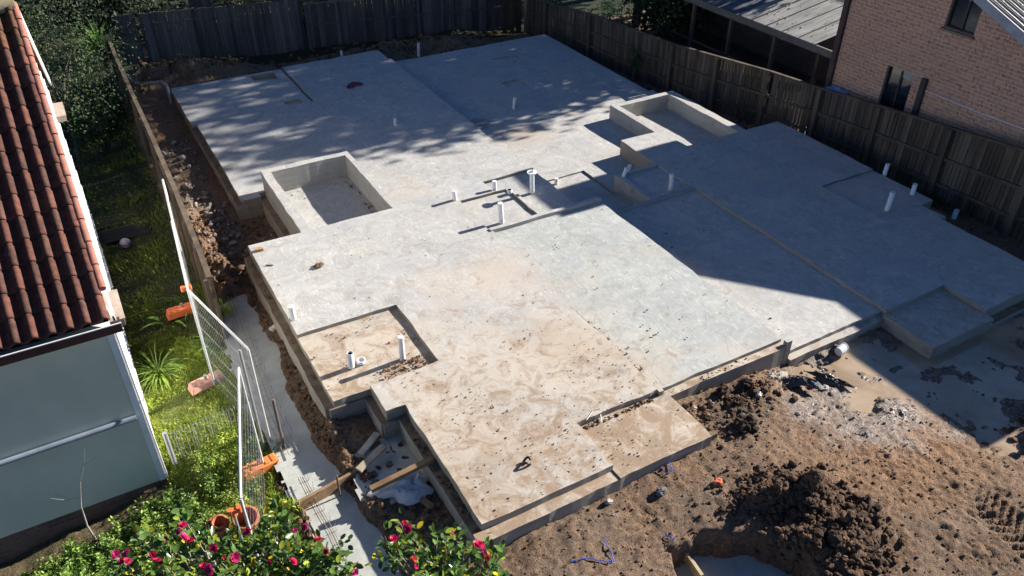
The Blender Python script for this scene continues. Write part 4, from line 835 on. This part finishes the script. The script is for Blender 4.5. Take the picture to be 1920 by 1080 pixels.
def camellia(name, base_, label, pix, blooms, nleaf, zc, seedv):
    random.seed(seedv); t = thing(name, base_, label, 'camellia bush'); B0 = Vector(base_); wood = MB(); lv = MB(); hub = []
    def dep(px): return zc+random.uniform(-.45, .12)
    targets = []
    for px, py in pix: targets.append(at(px, py, dep(px))-B0)
    trunk = [Vector((0, 0, 0)), Vector((.05, .05, .7)), Vector((.0, .1, 1.4))]; wood.tube(trunk, [.05, .045, .035], 8)
    mains = []
    cen = sum(targets, Vector())/len(targets)
    for i in range(9):
        g_ = random.choice(targets); e = cen.lerp(g_, .6)-Vector((0, 0, .35)); s0 = trunk[1].lerp(trunk[2], random.random()); mid = s0.lerp(e, .5)+Vector((random.gauss(0, .08), random.gauss(0, .08), .05)); wood.tube([s0, mid, e], [.022, .017, .011], 6); mains.append((s0, mid, e))
    for g_ in targets:
        m_ = min(mains, key=lambda q: (q[2]-g_).length); s0 = m_[1].lerp(m_[2], random.uniform(.3, 1)); mid = s0.lerp(g_, .55)+Vector((random.gauss(0, .05), random.gauss(0, .05), -.03)); wood.tube([s0, mid, g_], [.008, .006, .0035], 5, False)
        n_ = nleaf//len(targets)
        for j in range(n_):
            f = random.uniform(.35, 1.05); p = (mid.lerp(g_, f) if random.random() < .75 else s0.lerp(mid, f)); p = p+Vector((random.gauss(0, .035), random.gauss(0, .035), random.gauss(0, .03)))
            d = ((g_-s0).normalized()*.5+Vector((random.gauss(0, .8), random.gauss(0, .8), random.gauss(.05, .45)))).normalized(); nrm = Vector((random.gauss(0, .55), random.gauss(0, .55), 1)).normalized(); nrm = (nrm-d*nrm.dot(d)).normalized()
            k = random.uniform(.6, 1.7); r_ = random.random(); col = (k, k, k) if r_ < .80 else ((k*2.8, k*1.9, k*1.0) if r_ < .95 else (k*6.5, k*3.0, k*.6)); leafblade(lv, p, d, nrm, random.uniform(.07, .115), col)
    wood.build('branches', M_twig, t); lv.build('leaves', M_cam, t)
    for i, (px, py, r_, tone) in enumerate(blooms): flower(t, at(px, py, zc+.13)-B0, r_*1.05, tone, i+seedv)
    random.seed(seedv+1); return t
pk = (1, 2.2, 2.5); rd = (1, 1.0, 1.3); orn = (1.15, 5.0, .8)
def ptsin(poly, n):
    P_ = np.array(poly, float); out = []
    while len(out) < n:
        x = random.uniform(P_[:, 0].min(), P_[:, 0].max()); y = random.uniform(P_[:, 1].min(), P_[:, 1].max())
        if inpoly(np.array([x]), np.array([y]), poly)[0]: out.append((x, y))
    return out
camellia('camellia', (-.1, 4.9, -1.0), 'large camellia bush with pink and red flowers at the bottom edge, left one', ptsin([(215, 1035), (245, 985), (300, 1000), (330, 945), (385, 1000), (450, 1000), (520, 935), (560, 960), (590, 1000), (640, 1000), (690, 1080), (700, 1140), (200, 1140), (200, 1075)], 150),
         [(237, 1038, .045, pk), (239, 1052, .035, rd), (345, 1008, .05, pk), (342, 985, .045, rd), (356, 1013, .04, rd), (335, 997, .035, pk), (287, 1040, .04, rd), (294, 1052, .045, rd), (217, 1040, .045, pk), (228, 1052, .035, rd), (440, 1046, .05, pk), (401, 1027, .04, rd), (393, 1068, .055, pk), (381, 1062, .04, rd), (465, 996, .045, rd), (549, 1053, .045, rd), (572, 988, .04, pk), (553, 994, .03, pk), (596, 1012, .045, rd), (612, 1034, .035, rd), (666, 1073, .035, pk), (307, 1010, .03, rd), (420, 1046, .025, orn), (505, 1054, .022, rd)], 3300, 1.75, 301)
camellia('camellia', (1.75, 4.55, -.7), 'smaller open camellia bush with red flowers in front of the slab corner, right one', ptsin([(705, 985), (765, 970), (790, 1000), (850, 985), (880, 1010), (930, 1020), (945, 1060), (930, 1130), (715, 1130), (700, 1060)], 62),
         [(765, 992, .05, rd), (758, 981, .03, rd), (738, 1011, .045, rd), (897, 1022, .055, rd), (848, 1002, .022, rd), (915, 1046, .035, orn), (908, 1036, .03, pk), (776, 1048, .035, orn), (780, 1062, .025, rd)], 1100, 1.65, 401)

# ------------------------------------------------------------- temporary mesh fence panels
M_zinc = mat('pale_zinc', (.66, .66, .65), (.52, .52, .51), 10, .45, .05, .003, .25)
def mesh_panel(label, A, B_, zt, zb, sag=0, dense=(.075, .30), za_=None):
    A, B_ = Vector(A), Vector(B_); t = thing('mesh_fence_panel', (A.x, A.y, zb), label, 'fence panel', 'temporary wire fence panels'); O = Vector((A.x, A.y, zb)); L = Vector((B_.x-A.x, B_.y-A.y, 0))
    h = zt-zb; Lb = L; lean = Vector((0, 0, 0)); fr = MB(); c = [Vector((0, 0, 0)), L, L+Vector((0, 0, h)), Vector((0, 0, h))]
    for i in range(4): fr.tube([c[i], c[(i+1) % 4]], .019, 8)
    fr.tube([c[0]-Vector((0, 0, .12)), c[0]], .017, 8); fr.tube([c[1]-Vector((0, 0, .12)), c[1]], .017, 8); fr.build('frame', M_zinc, t)
    w_ = MB(); ll = L.length; n = int(ll/dense[0])
    for i in range(1, n): q = L*(i/n); w_.tube([q, q+Vector((0, 0, h))], .0022, 3, False, False)
    n = int(h/dense[1])
    for i in range(1, n): w_.tube([Vector((0, 0, h*i/n)), L+Vector((0, 0, h*i/n))], .0022, 3, False, False)
    w_.build('wire_mesh', M_zinc, t); return t
def topt(px, py, z): p = at(px, py, z); return (p.x, p.y)
mesh_panel('far wire fence panel in shade beside the side fence', topt(305, 337, 1.15), topt(326, 425, 1.15), 1.15, -.95)
mesh_panel('second wire fence panel, seen edge on between lawn and side fence', topt(322, 415, 1.17), topt(352, 543, 1.17), 1.17, -.93)
mesh_panel('middle wire fence panel standing aslant beside the concrete strip', topt(352, 543, 1.2), topt(465, 655, 1.2), 1.2, -.85)
mesh_panel('near wire fence panel running to the flower pots', topt(447, 690, 1.25), topt(451, 935, 1.25), 1.25, -.85, 0, (.10, .2))
def foot(px, py, z, rz, col, label, L=.62):
    p = at(px, py, z); t = thing('ballast_block', (p.x, p.y, gz(p.x, p.y)+.02), label, 'ballast block', 'plastic ballast feet of the temporary fence', rz); mb = MB(); mb.box((0, 0, .07), (L, .23, .14), taper=.86, col=col); o = mb.build('block', M_orange, t)
    md = o.modifiers.new('bevel', 'BEVEL'); md.width = .022; md.segments = 3
    mb = MB()
    for dx in (-.2, -.1, .1, .2): mb.box((dx*1.05, 0, .145), (.05, .15, .016), col=tuple(c*.75 for c in col))
    mb.build('rib', M_orange, t)
    mb = MB(); mb.tube([(0, 0, .13), (0, 0, .22)], .026, 8); mb.build('socket', M_galv, t)
foot(348, 598, -.85, .05, (1, 1, 1), 'bright orange fence foot behind the middle wire panel')
foot(391, 728, -.9, .2, (1.05, 2.4, 5.5), 'faded pink fence foot on the lawn below the middle wire panel')
foot(490, 886, -.8, .12, (1.15, 1.5, 1.2), 'orange fence foot under the near wire panel')
def clampo(px, py, z, label):
    p = at(px, py, z); mb = MB(); mb.box((0, 0, 0), (.11, .06, .06)); mb.tube([(-.05, 0, -.04), (-.05, 0, .04)], .035, 10); mb.tube([(.05, 0, -.04), (.05, 0, .04)], .035, 10); o = mb.build('fence_clamp', M_orange); o.location = p; tag(o, label, 'clamp', 'orange clamps of the temporary fence')
clampo(349, 540, 1.05, 'orange clamp high on the post of the middle wire panel'); clampo(440, 957, .95, 'orange clamp joining the posts above the flower pots')
t = MB(); t.blob((0, 0, 0), .07, 2, .5, 4, (1.3, 1, .5)); o = t.build('orange_rag', M_orange); p = at(344, 620, -.85); o.location = p; tag(o, 'small orange rag on the lawn in front of the bright orange foot', 'rag')
t = thing('fence_post', (at(462, 995, -.6).x-.1, at(462, 995, -.6).y-.35, -.8), 'loose galvanised post with rusty tip above the flower pots', 'post'); mb = MB(); mb.tube([(0, 0, 0), (.0, .0, .95)], .02, 8); mb.build('tube', M_galv, t); mb = MB(); mb.tube([(0, 0, .95), (0, 0, 1.08)], .024, 8); mb.build('rusty_tip', M_terra, t)
for (bx, by, tx, ty, lab) in ((497, 848, 466, 652, 'tall galvanised post at the near end of the middle wire panel'), (535, 850, 515, 748, 'dark steel picket beside the concrete strip')):
    p, h = up(bx, by, tx, ty, -.8); mb = MB(); mb.tube([(0, 0, 0), (0, 0, h)], .024, 8); o = mb.build('post', M_galv if 'galv' in lab else mat('rusty_steel', (.16, .13, .115), None, 8, .7)); o.location = p; tag(o, lab, 'post')
# low wire garden fence across the lawn
A_, h = up(325, 860, 312, 815, -.85); B_ = at(447, 806, -.85); t = thing('low_wire_fence', A_, 'low looped wire fence crossing the lawn to the near panel', 'fence'); mb = MB(); mb.tube([(0, 0, -.1), (0, 0, h+.05)], .035, 10); mb.build('post', M_galv, t)
mb = MB(); D = B_-A_; n = 19
for i in range(n+1):
    q = D*(i/n); s_ = .02*math.sin(i*1.3); mb.tube([q+Vector((s_, 0, -.05)), q+Vector((s_, 0, h*.85)), q+Vector((D.x/n*.3, .05, h)), q+Vector((D.x/n*.6, .02, h*.82))], .003, 4, False)
for f in (.2, .45, .7, .95): mb.tube([Vector((0, 0, h*f)), D+Vector((0, 0, h*f))], .002, 4, False)
mb.build('wire_mesh', M_galv, t)
# reinforcing mesh along the strip
M_rust = mat('rebar', (.30, .25, .21), (.20, .14, .10), 12, .75, .2)
def rebar(label, pts, off, n, z):
    t = thing('reinforcing_mesh', (*topt(*pts[0], z), z), label, 'reinforcing mesh', 'trench reinforcement'); O = Vector((*topt(*pts[0], z), z)); mb = MB(); P_ = [Vector((*topt(*p_, z), z))-O for p_ in pts]
    for k in range(4): mb.tube([q+Vector((off*k/3, 0, .03+.02*(k % 2))) for q in P_], .005, 5, False)
    L = [(b_-a_).length for a_, b_ in zip(P_, P_[1:])]; T = sum(L)
    for i in range(n):
        s_ = T*(i+.5)/n; j = 0
        while j < len(L)-1 and s_ > L[j]: s_ -= L[j]; j += 1
        q = P_[j].lerp(P_[j+1], s_/L[j]); mb.tube([q+Vector((-.03, 0, .03)), q+Vector((off+.03, 0, .035)), q+Vector((off+.03, 0, .2))], .004, 4, False)
    mb.build('welded_bars', M_rust, t)
rebar('long rusty trench mesh lying along the concrete strip', [(420, 560), (455, 660), (490, 760), (535, 860)], .2, 17, -.60)
rebar('rusty trench mesh end at the bottom between the two camellias', [(560, 900), (590, 960), (615, 1005), (640, 1060)], .09, 8, -.58)
# ------------------------------------------------------------- timber, bags and small site things
def plank(label, a_, b_, z0, z1, w_, h_, col, cat='plank', group=None, name='plank'):
    A_, B_ = at(*a_, z0), at(*b_, z1); mb = MB(); mb.bar((0, 0, 0), B_-A_, w_, h_, col); o = mb.build(name, M_plank); o.location = A_; md = o.modifiers.new('bevel', 'BEVEL'); md.width = .004; return tag(o, label, cat, group)
plank('short pale plank leaning in the trench, upper of two', (676, 852), (708, 812), -.44, -.40, .11, .035, (1.5, 1.8, 2.1))
plank('short pale plank leaning in the trench, lower of two', (672, 882), (720, 836), -.42, -.38, .12, .035, (1.4, 1.6, 1.7))
plank('brown formwork board on edge across the concrete strip', (556, 952), (672, 888), -.55, -.55, .05, .20, (.9, .75, .6), 'board')
plank('thin brown beam from the trench bank to the slab ledge', (695, 918), (812, 860), -.30, -.12, .09, .07, (1.0, .8, .62), 'beam')
plank('small timber offcut lying near the left front slab edge', (478, 469), (494, 466), .03, .03, .09, .06, (1.5, 1.3, 1.05), 'offcut')
plank('tiny stick lying on the slab beside the left edge', (498, 497), (512, 497), .012, .012, .02, .02, (.7, .6, .5), 'stick')
plank('grey timber offcut leaning beside the pit at the bottom', (1286, 1043), (1315, 1085), -.62, -.62, .05, .16, (1.5, 1.6, 1.5), 'board')
plank('small timber block in shaded soil below the white bag', (790, 935), (812, 952), -.45, -.45, .08, .06, (1, .85, .7), 'offcut')
def stake(px0, py0, px1, py1, z, label, m=M_bark, r_=.015):
    A_, h = up(px0, py0, px1, py1, z); mb = MB(); mb.tube([(0, 0, 0), (0, 0, h)], r_, 6); o = mb.build('stake', m); o.location = A_; tag(o, label, 'stake')
stake(638, 930, 623, 893, -.64, 'thin steel stake in front of the formwork board')
t = thing('marker_peg', (*topt(1752, 356, -.95), -.95), 'short peg with a red painted top by the right fence', 'peg'); mb = MB(); mb.box((0, 0, .14), (.045, .045, .28), col=(1, 1, 1)); mb.build('peg', M_timber, t); mb = MB(); mb.box((0, 0, .33), (.048, .048, .11), col=(1, .4, 1.6)); mb.build('painted_tip', M_orange, t)
# crumpled white bag
M_bag = leafmat('plastic_film', (.80, .79, .77), (.66, .65, .63), .35, .35)
def crumple(name, c, sx, sy, h, m, label, cat, seed, rz=0, n=26, notch=None):
    X, Y = np.meshgrid(np.linspace(-1, 1, n), np.linspace(-1, 1, n), indexing='ij'); A = np.arctan2(Y, X); Rr = np.maximum(np.abs(X), np.abs(Y)); rad_ = (1+(.22*np.sin(3*A+seed)+.14*np.sin(5*A+seed*2))*Rr)*Rr
    px_, py_ = rad_*np.cos(A)*sx, rad_*np.sin(A)*sy; Z = h*(1-Rr**2)*(.30+1.3*np.abs(fbm(X, Y, 1.3, seed, 2, .5)))+.07*np.abs(fbm(X+.6*Y, Y, 2.6, seed+9, 3, .6))*(1-Rr**4)+.0+.02; mb = MB(); I = np.arange(n*n).reshape(n, n)
    mb.add(list(zip(px_.ravel().tolist(), py_.ravel().tolist(), Z.ravel().tolist())), [(I[i, j], I[i+1, j], I[i+1, j+1], I[i, j+1]) for i in range(n-1) for j in range(n-1)], False)
    o = mb.build(name, m); o.location = c; o.rotation_euler = (0, 0, rz); return tag(o, label, cat)
p = at(760, 915, -.45); crumple('plastic_bag', (p.x, p.y, -.47), .42, .27, .22, M_bag, 'crumpled white plastic bag in the front trench below the beam', 'bag', 5, -.3)
M_tarp = mat('dark_film', (.05, .05, .06), (.02, .02, .025), 9, .3, .9, .03, spec=.6)
p = at(1500, 722, -.5); crumple('plastic_sheet', (p.x, p.y, -.46), .34, .12, .10, M_tarp, 'dark crumpled plastic film hanging from the front slab ledge', 'sheet', 9, -.75)
p = at(1555, 690+25, -.6); crumple('plastic_sheet', (p.x, p.y, -.60), .34, .09, .08, M_tarp, 'dark folded plastic film lying at the puddle edge', 'sheet', 13, -1.0)
p = at(1450, 712, -.45); crumple('sand_sheet', (p.x, p.y, -.50), .30, .20, .07, mat('pale_sheet', (.34, .30, .25), None, 7, .8, .4), 'pale dusty sheet beside the dark film at the slab front', 'sheet', 21, .4)
p = at(1579, 656, -.5); q = thing('white_bucket', (p.x, p.y, -.60), 'small white plastic bucket on its side at the slab front', 'bucket'); mb = MB(); mb.tube([(-.09, 0, .09), (.09, .03, .09)], [.075, .09], 14); mb.build('bucket_body', M_white, q); mb = MB(); mb.tube([(.09, .03, .09), (.1, .03, .09)], .096, 14); mb.build('rim', M_white, q)
crumple('cloth', (7.2, 22.1, -.505), .26, .14, .06, mat('purple_cloth', (.13, .05, .08), None, 9, .9, .5), 'dark purple cloth on the shaded rear floor', 'cloth', 3, .2)
# clumps on the slab
lump('moss_clump', (*topt(597, 500, .0), .025), .085, M_clod, 'dry mossy clump alone on the front left floor', 'clump', .5, 8, 3, None, (1.1, .8, .5))
p = at(988, 870, 0); t = MB(); n = 10; t.tube([(math.cos(a)*.06, math.sin(a)*.05, .05+.03*math.sin(2*a)) for a in [i*2*PI/14 for i in range(13)]], .018, 7); o = t.build('rubber_ring', M_dark); o.location = p; tag(o, 'small dark ring lying near the front corner of the slab', 'ring')
p = at(1100, 788, 0); t = MB(); t.tube([(0, 0, .01), (.2, .12, .015), (.30, .10, .01), (.22, -.08, -.08)], .006, 5); o = t.build('wire_offcut', M_galv); o.location = p; tag(o, 'bent wire offcut at the step of the front porch', 'wire')
for px, py, z, r_, c, lab, nm in ((1238, 931, -.38, .075, (.5, .5, .55), 'round dark stone on the soil below the porch', 'stone'), (1343, 918, -.40, .07, (1.6, .45, .25), 'red brick fragment on the soil above the clod heap', 'brick_fragment'), (1141, 944, -.35, .05, (1.1, 1.15, 1.2), 'small pale grey stone on the soil near the slab front', 'stone'), (515, 612, -.5, .08, (1.5, 1.5, 1.5), 'pale concrete lump at the edge of the side trench', 'stone'), (1180//1*0+1421, 748, -.42, .05, (1.6, 1.6, 1.6), 'white stone right of the soil clods at the slab front', 'stone'), (1548, 745-20, -.55, .06, (1.3, 1.3, 1.4), 'pale stone at the near puddle edge', 'stone'), (1300, 770, -.35, .05, (1.6, 1.3, 1.0), 'tan brick piece against the porch corner', 'brick_fragment')):
    p = at(px, py, z); lump(nm, (p.x, p.y, gz(p.x, p.y)+r_*.4), r_, M_rock, lab, 'stone' if nm == 'stone' else 'brick', .25, int(px), 3, None, (1.1, .85, .75)); me_ = bpy.data.objects[-1].data if False else None
    o = COL.objects[-1]; ca_ = o.data.color_attributes['Col']; ca_.data.foreach_set('color', np.tile(np.array([*c, 1], np.float32), len(ca_.data)))
# ropes
M_rope = mat('blue_rope', (.03, .10, .55), (.02, .07, .4), 20, .6, 0)
def rope(label, pts, z=-.36):
    P_ = []
    for px, py in pts: q = at(px, py, z); P_.append(Vector((q.x, q.y, gz(q.x, q.y)+.02)))
    O = P_[0].copy(); mb = MB(); Q = []
    for a_, b_ in zip(P_, P_[1:]): Q += [a_.lerp(b_, i/4)-O+Vector((random.gauss(0, .012), random.gauss(0, .012), .005)) for i in range(4)]
    mb.tube(Q, .007, 5); o = mb.build('rope', M_rope); o.location = O; tag(o, label, 'rope', 'blue rope scraps on the soil')
rope('blue rope scrap just below the porch edge', [(1247, 862), (1253, 880), (1260, 890), (1248, 898), (1235, 882)]); rope('blue rope scrap lying at the bottom centre', [(1070, 1062), (1100, 1058), (1140, 1064), (1150, 1058), (1140, 1035), (1131, 1012)], -.38); rope('short blue rope scrap beside the pit edge', [(1247, 1008), (1258, 1016), (1264, 1022)], -.4)
# hose behind the slab, pots, mat, ball
p0 = at(240, 160, -.5); t = MB(); Q = [(1.45, 26.0, -.3), (1.55, 25.5, -.45), (1.8, 25.1, -.45), (2.05, 24.9, -.4), (2.3, 24.75, -.35), (2.38, 24.5, -.4), (2.36, 24.2, -.75), (2.34, 24.1, -.9)]; t.tube(Q, .045, 8); o = t.build('drain_hose', mat('grey_hose', (.36, .34, .31), None, 10, .6, .2)); tag(o, 'grey corrugated drain hose curving round the rear left slab corner', 'hose')
def pot(x, y, z, r_, h, label, lean=0):
    t = thing('flower_pot', (x, y, z), label, 'flower pot'); t.rotation_euler = (lean, 0, .3); mb = MB(); n = 20; vs = []
    for rr_, zz in ((r_*.7, 0), (r_, h), (r_*.9, h), (r_*.62, .03)): vs += [(rr_*math.cos(2*PI*i/n), rr_*math.sin(2*PI*i/n), zz) for i in range(n)]
    mb.add(vs, [(q*n+i, q*n+(i+1) % n, (q+1)*n+(i+1) % n, (q+1)*n+i) for q in range(3) for i in range(n)], True); mb.add(vs[-n:], [tuple(range(n))]); mb.build('pot_body', M_terra, t)
    mb = MB(); vs = []
    for rr_, zz in ((r_*1.0, h*.82), (r_*1.1, h*.82), (r_*1.1, h*1.01), (r_*.9, h*1.01)): vs += [(rr_*math.cos(2*PI*i/n), rr_*math.sin(2*PI*i/n), zz) for i in range(n)]
    mb.add(vs, [(q*n+i, q*n+(i+1) % n, (q+1)*n+(i+1) % n, (q+1)*n+i) for q in range(3) for i in range(n)], True); mb.build('pot_rim', M_terra, t); return t
p = at(405, 978, -.55); pot(p.x, p.y, -.85, .14, .28, 'larger terracotta pot in the grass, holding the smaller pot', .1); pot(p.x+.03, p.y-.01, -.77, .10, .24, 'smaller terracotta pot nested inside the larger one', .1)
p = at(457, 972, -.55); pot(p.x, p.y, -.8, .17, .34, 'terracotta pot behind the near wire panel', .2)
p = at(235, 447, -1.05); t = MB(); t.box((0, 0, .03), (.95, .55, .03)); 
for i in range(12): t.bar((-.47, -.25+i*.045, .05), (.47, -.25+i*.045, .05), .012, .012)
o = t.build('black_mat', M_dark); o.location = (p.x+.05, p.y, gz(p.x, p.y)+.02); tag(o, 'black ribbed plastic mat lying on the shaded lawn', 'mat')
p = at(237, 463, -1.0); q = thing('ball', (p.x, p.y, gz(p.x, p.y)), 'small pale striped ball on the shaded lawn before the mat', 'ball'); mb = MB(); mb.blob((0, 0, .10), .11, 3, 0, 0, smooth=True); mb.build('ball_skin', mat('ball_cover', (.42, .38, .36), (.3, .2, .4), 8, .5, 0), q); mb = MB(); mb.tube([(0, 0, .085), (0, 0, .115)], .113, 20); mb.build('ball_stripe', mat('ball_stripe_paint', (.12, .08, .3), None, 5), q)
o = None
# string line on pegs by the right fence
t = thing('string_line', (16.6, 9.4, -.9), 'thin yellow string line on pegs beside the right fence', 'string line'); inv = Matrix.Translation(-t.location); mb = MB(); a_, b_ = at(1800, 365, -.7), at(1925, 415, -.7); mb.tube([a_, b_], .005, 4); mb.build('string', mat('string', (.45, .40, .2), None), t).matrix_parent_inverse = inv
p, h = up(1905, 440, 1918, 410, -.95); mb = MB(); mb.bar(p, p+Vector((0, 0, h+.1)), .02, .02); mb.build('peg', M_plank, t).matrix_parent_inverse = inv
# ------------------------------------------------------------- loose clods, rubble and crumbs (uncountable)
ICO = {}
def ico(sub):
    if sub not in ICO:
        import bmesh; bm = bmesh.new(); bmesh.ops.create_icosphere(bm, subdivisions=sub, radius=1); ICO[sub] = (np.array([v_.co[:] for v_ in bm.verts]), [tuple(v_.index for v_ in f.verts) for f in bm.faces]); bm.free()
    return ICO[sub]
def scatter(name, m, label, items, sub=1, tone=(.5, 1.4), warm=.1):
    V_, F_ = ico(sub); allv = []; allf = []; allc = []; o = 0
    for x, y, z, r_ in items:
        s_ = rng.uniform(.6, 1.3, 3)*r_*np.array([1, 1, .75]); v_ = V_*(1+(.28 if sub == 1 else .16)*rng.standard_normal((len(V_), 1)).clip(-1.3, 1.3))*s_; a = rng.uniform(0, 2*PI); c_, s2 = math.cos(a), math.sin(a)
        v_ = np.c_[v_[:, 0]*c_-v_[:, 1]*s2+x, v_[:, 0]*s2+v_[:, 1]*c_+y, v_[:, 2]+z]; allv.append(v_); allf += [(f[0]+o, f[1]+o, f[2]+o) for f in F_]; o += len(v_); k = rng.uniform(*tone); allc.append(np.tile([k*(1+warm), k, k*(1-warm)], (len(v_), 1)))
    mb = MB(); mb.v = np.concatenate(allv).tolist(); mb.f = allf; mb.sm = [False]*len(allf); mb.c = np.concatenate(allc).tolist(); return tag(mb.build(name, m), label, None, None, 'stuff')
it = []
def sc(n, fx, fy, r0, r1, zf=None, sink=.3):
    for _ in range(n):
        x, y = fx(), fy(); r_ = r0+(r1-r0)*random.random()**3; it.append((x, y, (gz(x, y) if zf is None else zf)+r_*(1-sink)-.01, r_))
U = random.uniform; G = random.gauss
sc(8500, lambda: U(2.9, 12), lambda: U(1.8, 5.8), .004, .020)

sc(260, lambda: U(6.8, 9.2), lambda: G(6.35, .16), .015, .05); sc(420, lambda: G(1.88, .10), lambda: U(6.6, 9.3), .008, .035); sc(300, lambda: U(1.7, 2.0), lambda: U(9, 13.6), .012, .04); sc(700, lambda: U(1.15, 2.0), lambda: U(13.4, 17), .015, .07); sc(350, lambda: U(2.0, 3.0), lambda: U(14.2, 16.8), .015, .05)
sc(600, lambda: U(1.4, 15), lambda: U(24.8, 26.8), .02, .09); sc(400, lambda: U(15.2, 16.6), lambda: U(8, 23), .015, .06); sc(200, lambda: U(2.0, 2.8), lambda: U(6.2, 8.4), .015, .06); sc(160, lambda: U(.95, 1.15), lambda: U(7.2, 9.4), .015, .05)
sc(260, lambda: U(11, 14.5), lambda: U(3.3, 4.1), .02, .08)
scatter('soil_clods', M_clod, 'loose brown soil clods round the slab', it, 2)
it = []; sc(1900, lambda: G(7.1, .32), lambda: G(4.35, .25), .006, .055); sc(2100, lambda: G(7.0, .36), lambda: G(3.7, .3), .006, .06); sc(700, lambda: G(6.55, .3), lambda: G(4.75, .2), .006, .035); sc(280, lambda: G(7.65, .28), lambda: G(6.3, .16), .005, .028); sc(300, lambda: G(7.2, .2), lambda: G(5.9, .2), .006, .03)
scatter('spoil_clods', mat('damp_soil_clods', (.13, .08, .05), (.04, .026, .018), 8, .97, .9, .03, vcol=True), 'dark damp clods of the dug spoil heaps', it, 2, (.5, 1.5))
it = []; sc(420, lambda: U(1.25, 2.3), lambda: U(15, 21.5), .01, .085); sc(60, lambda: U(1.3, 2.9), lambda: U(14, 17), .02, .07); sc(300, lambda: U(3, 11), lambda: U(2.2, 5.7), .006, .022); sc(120, lambda: G(10.0, .35), lambda: G(6.45, .1), .015, .04); sc(60, lambda: U(7, 8.4), lambda: U(5.7, 6.5), .01, .04); sc(90, lambda: U(15, 16.3), lambda: U(13, 20), .01, .045)
scatter('rubble', M_rock, 'pale broken rubble in the left side trench', it, 1, (.35, .85), .04)
it = []
def sl_(n, x0, x1, y0, y1, z, r0=.003, r1=.02):
    k = 0
    while k < n:
        k += 1; x, y = U(x0, x1), U(y0, y1); q_ = vn1(x*1.3+7, y*1.3)*.6+vn1(x*3.7, y*3.7+5)*.4
        if random.random() > ss1(.38, .66, q_)*1.0+.10: continue
        r_ = r0+(r1-r0)*random.random()**4; it.append((x, y, z+r_*.4, r_))
sl_(800, 2.15, 6.4, 9.2, 13.9, 0, .002, .014); sl_(1300, 3.05, 6.4, 6.9, 9.2, 0, .002, .014); sl_(500, 3.05, 4.95, 6.0, 6.9, 0, .002, .014); sl_(500, 5.05, 6.6, 5.85, 6.85, -.10, .002, .014); sl_(500, 2.15, 3.8, 9.2, 10.8, -.055, .004, .018); sl_(280, 6.6, 9.1, 7, 12.2, -.035); sl_(160, 9.2, 11.6, 6.9, 12, -.35); sl_(260, 5.2, 12.4, 14.2, 23, -.5, .003, .015)
sl_(260, 6.7, 9.0, 6.8, 6.9, -.12, .004, .02); sl_(300, 2.0, 2.05, 9.3, 13.8, -.2, .005, .025); sl_(300, 2.87, 2.96, 6.0, 8.4, -.17, .005, .03); sl_(220, 5.1, 6.5, 6.80, 6.88, -.10, .006, .03); sl_(200, 2.9, 3.8, 9.2, 9.5, -.055, .006, .028); sl_(160, 6.5, 6.62, 7.0, 9.0, -.035, .005, .022); sl_(150, 4.95, 5.07, 14.2, 16.5, -.55, .008, .03); sl_(120, 3.6, 5, 16.3, 16.8, -.55, .005, .02)
it = [q for q in it if not (q[2] > -.2 and q[2] < -.0 and 0)]
scatter('slab_crumbs', M_clod, 'small dirt crumbs scattered over the slab', it, 1, (.6, 1.7), .1)
sp_ = []
for _ in range(130): sp_.append((random.choice((1, 1)), 0))

for px, py, r_, lab in ((1396, 806, .15, 'large dark clod with a long shadow right of the porch corner'), (1378, 762, .09, 'dark clod in the churned soil by the slab front, middle one'), (1352, 742, .10, 'dark clod closest to the front ledge of the slab'), (1400, 728, .07, 'small dark clod near the pale dusty sheet'), (1325, 790, .06, 'small reddish clod beside the porch corner')):
    p = at(px, py, -.35); lump('soil_clod', (p.x, p.y, gz(p.x, p.y)+r_*.35), r_, mat('damp_clod', (.085, .052, .033), (.04, .025, .017), 9, .97, 1, .05), lab, 'clod', .45, int(px), 4, None, (1.1, .9, .85))
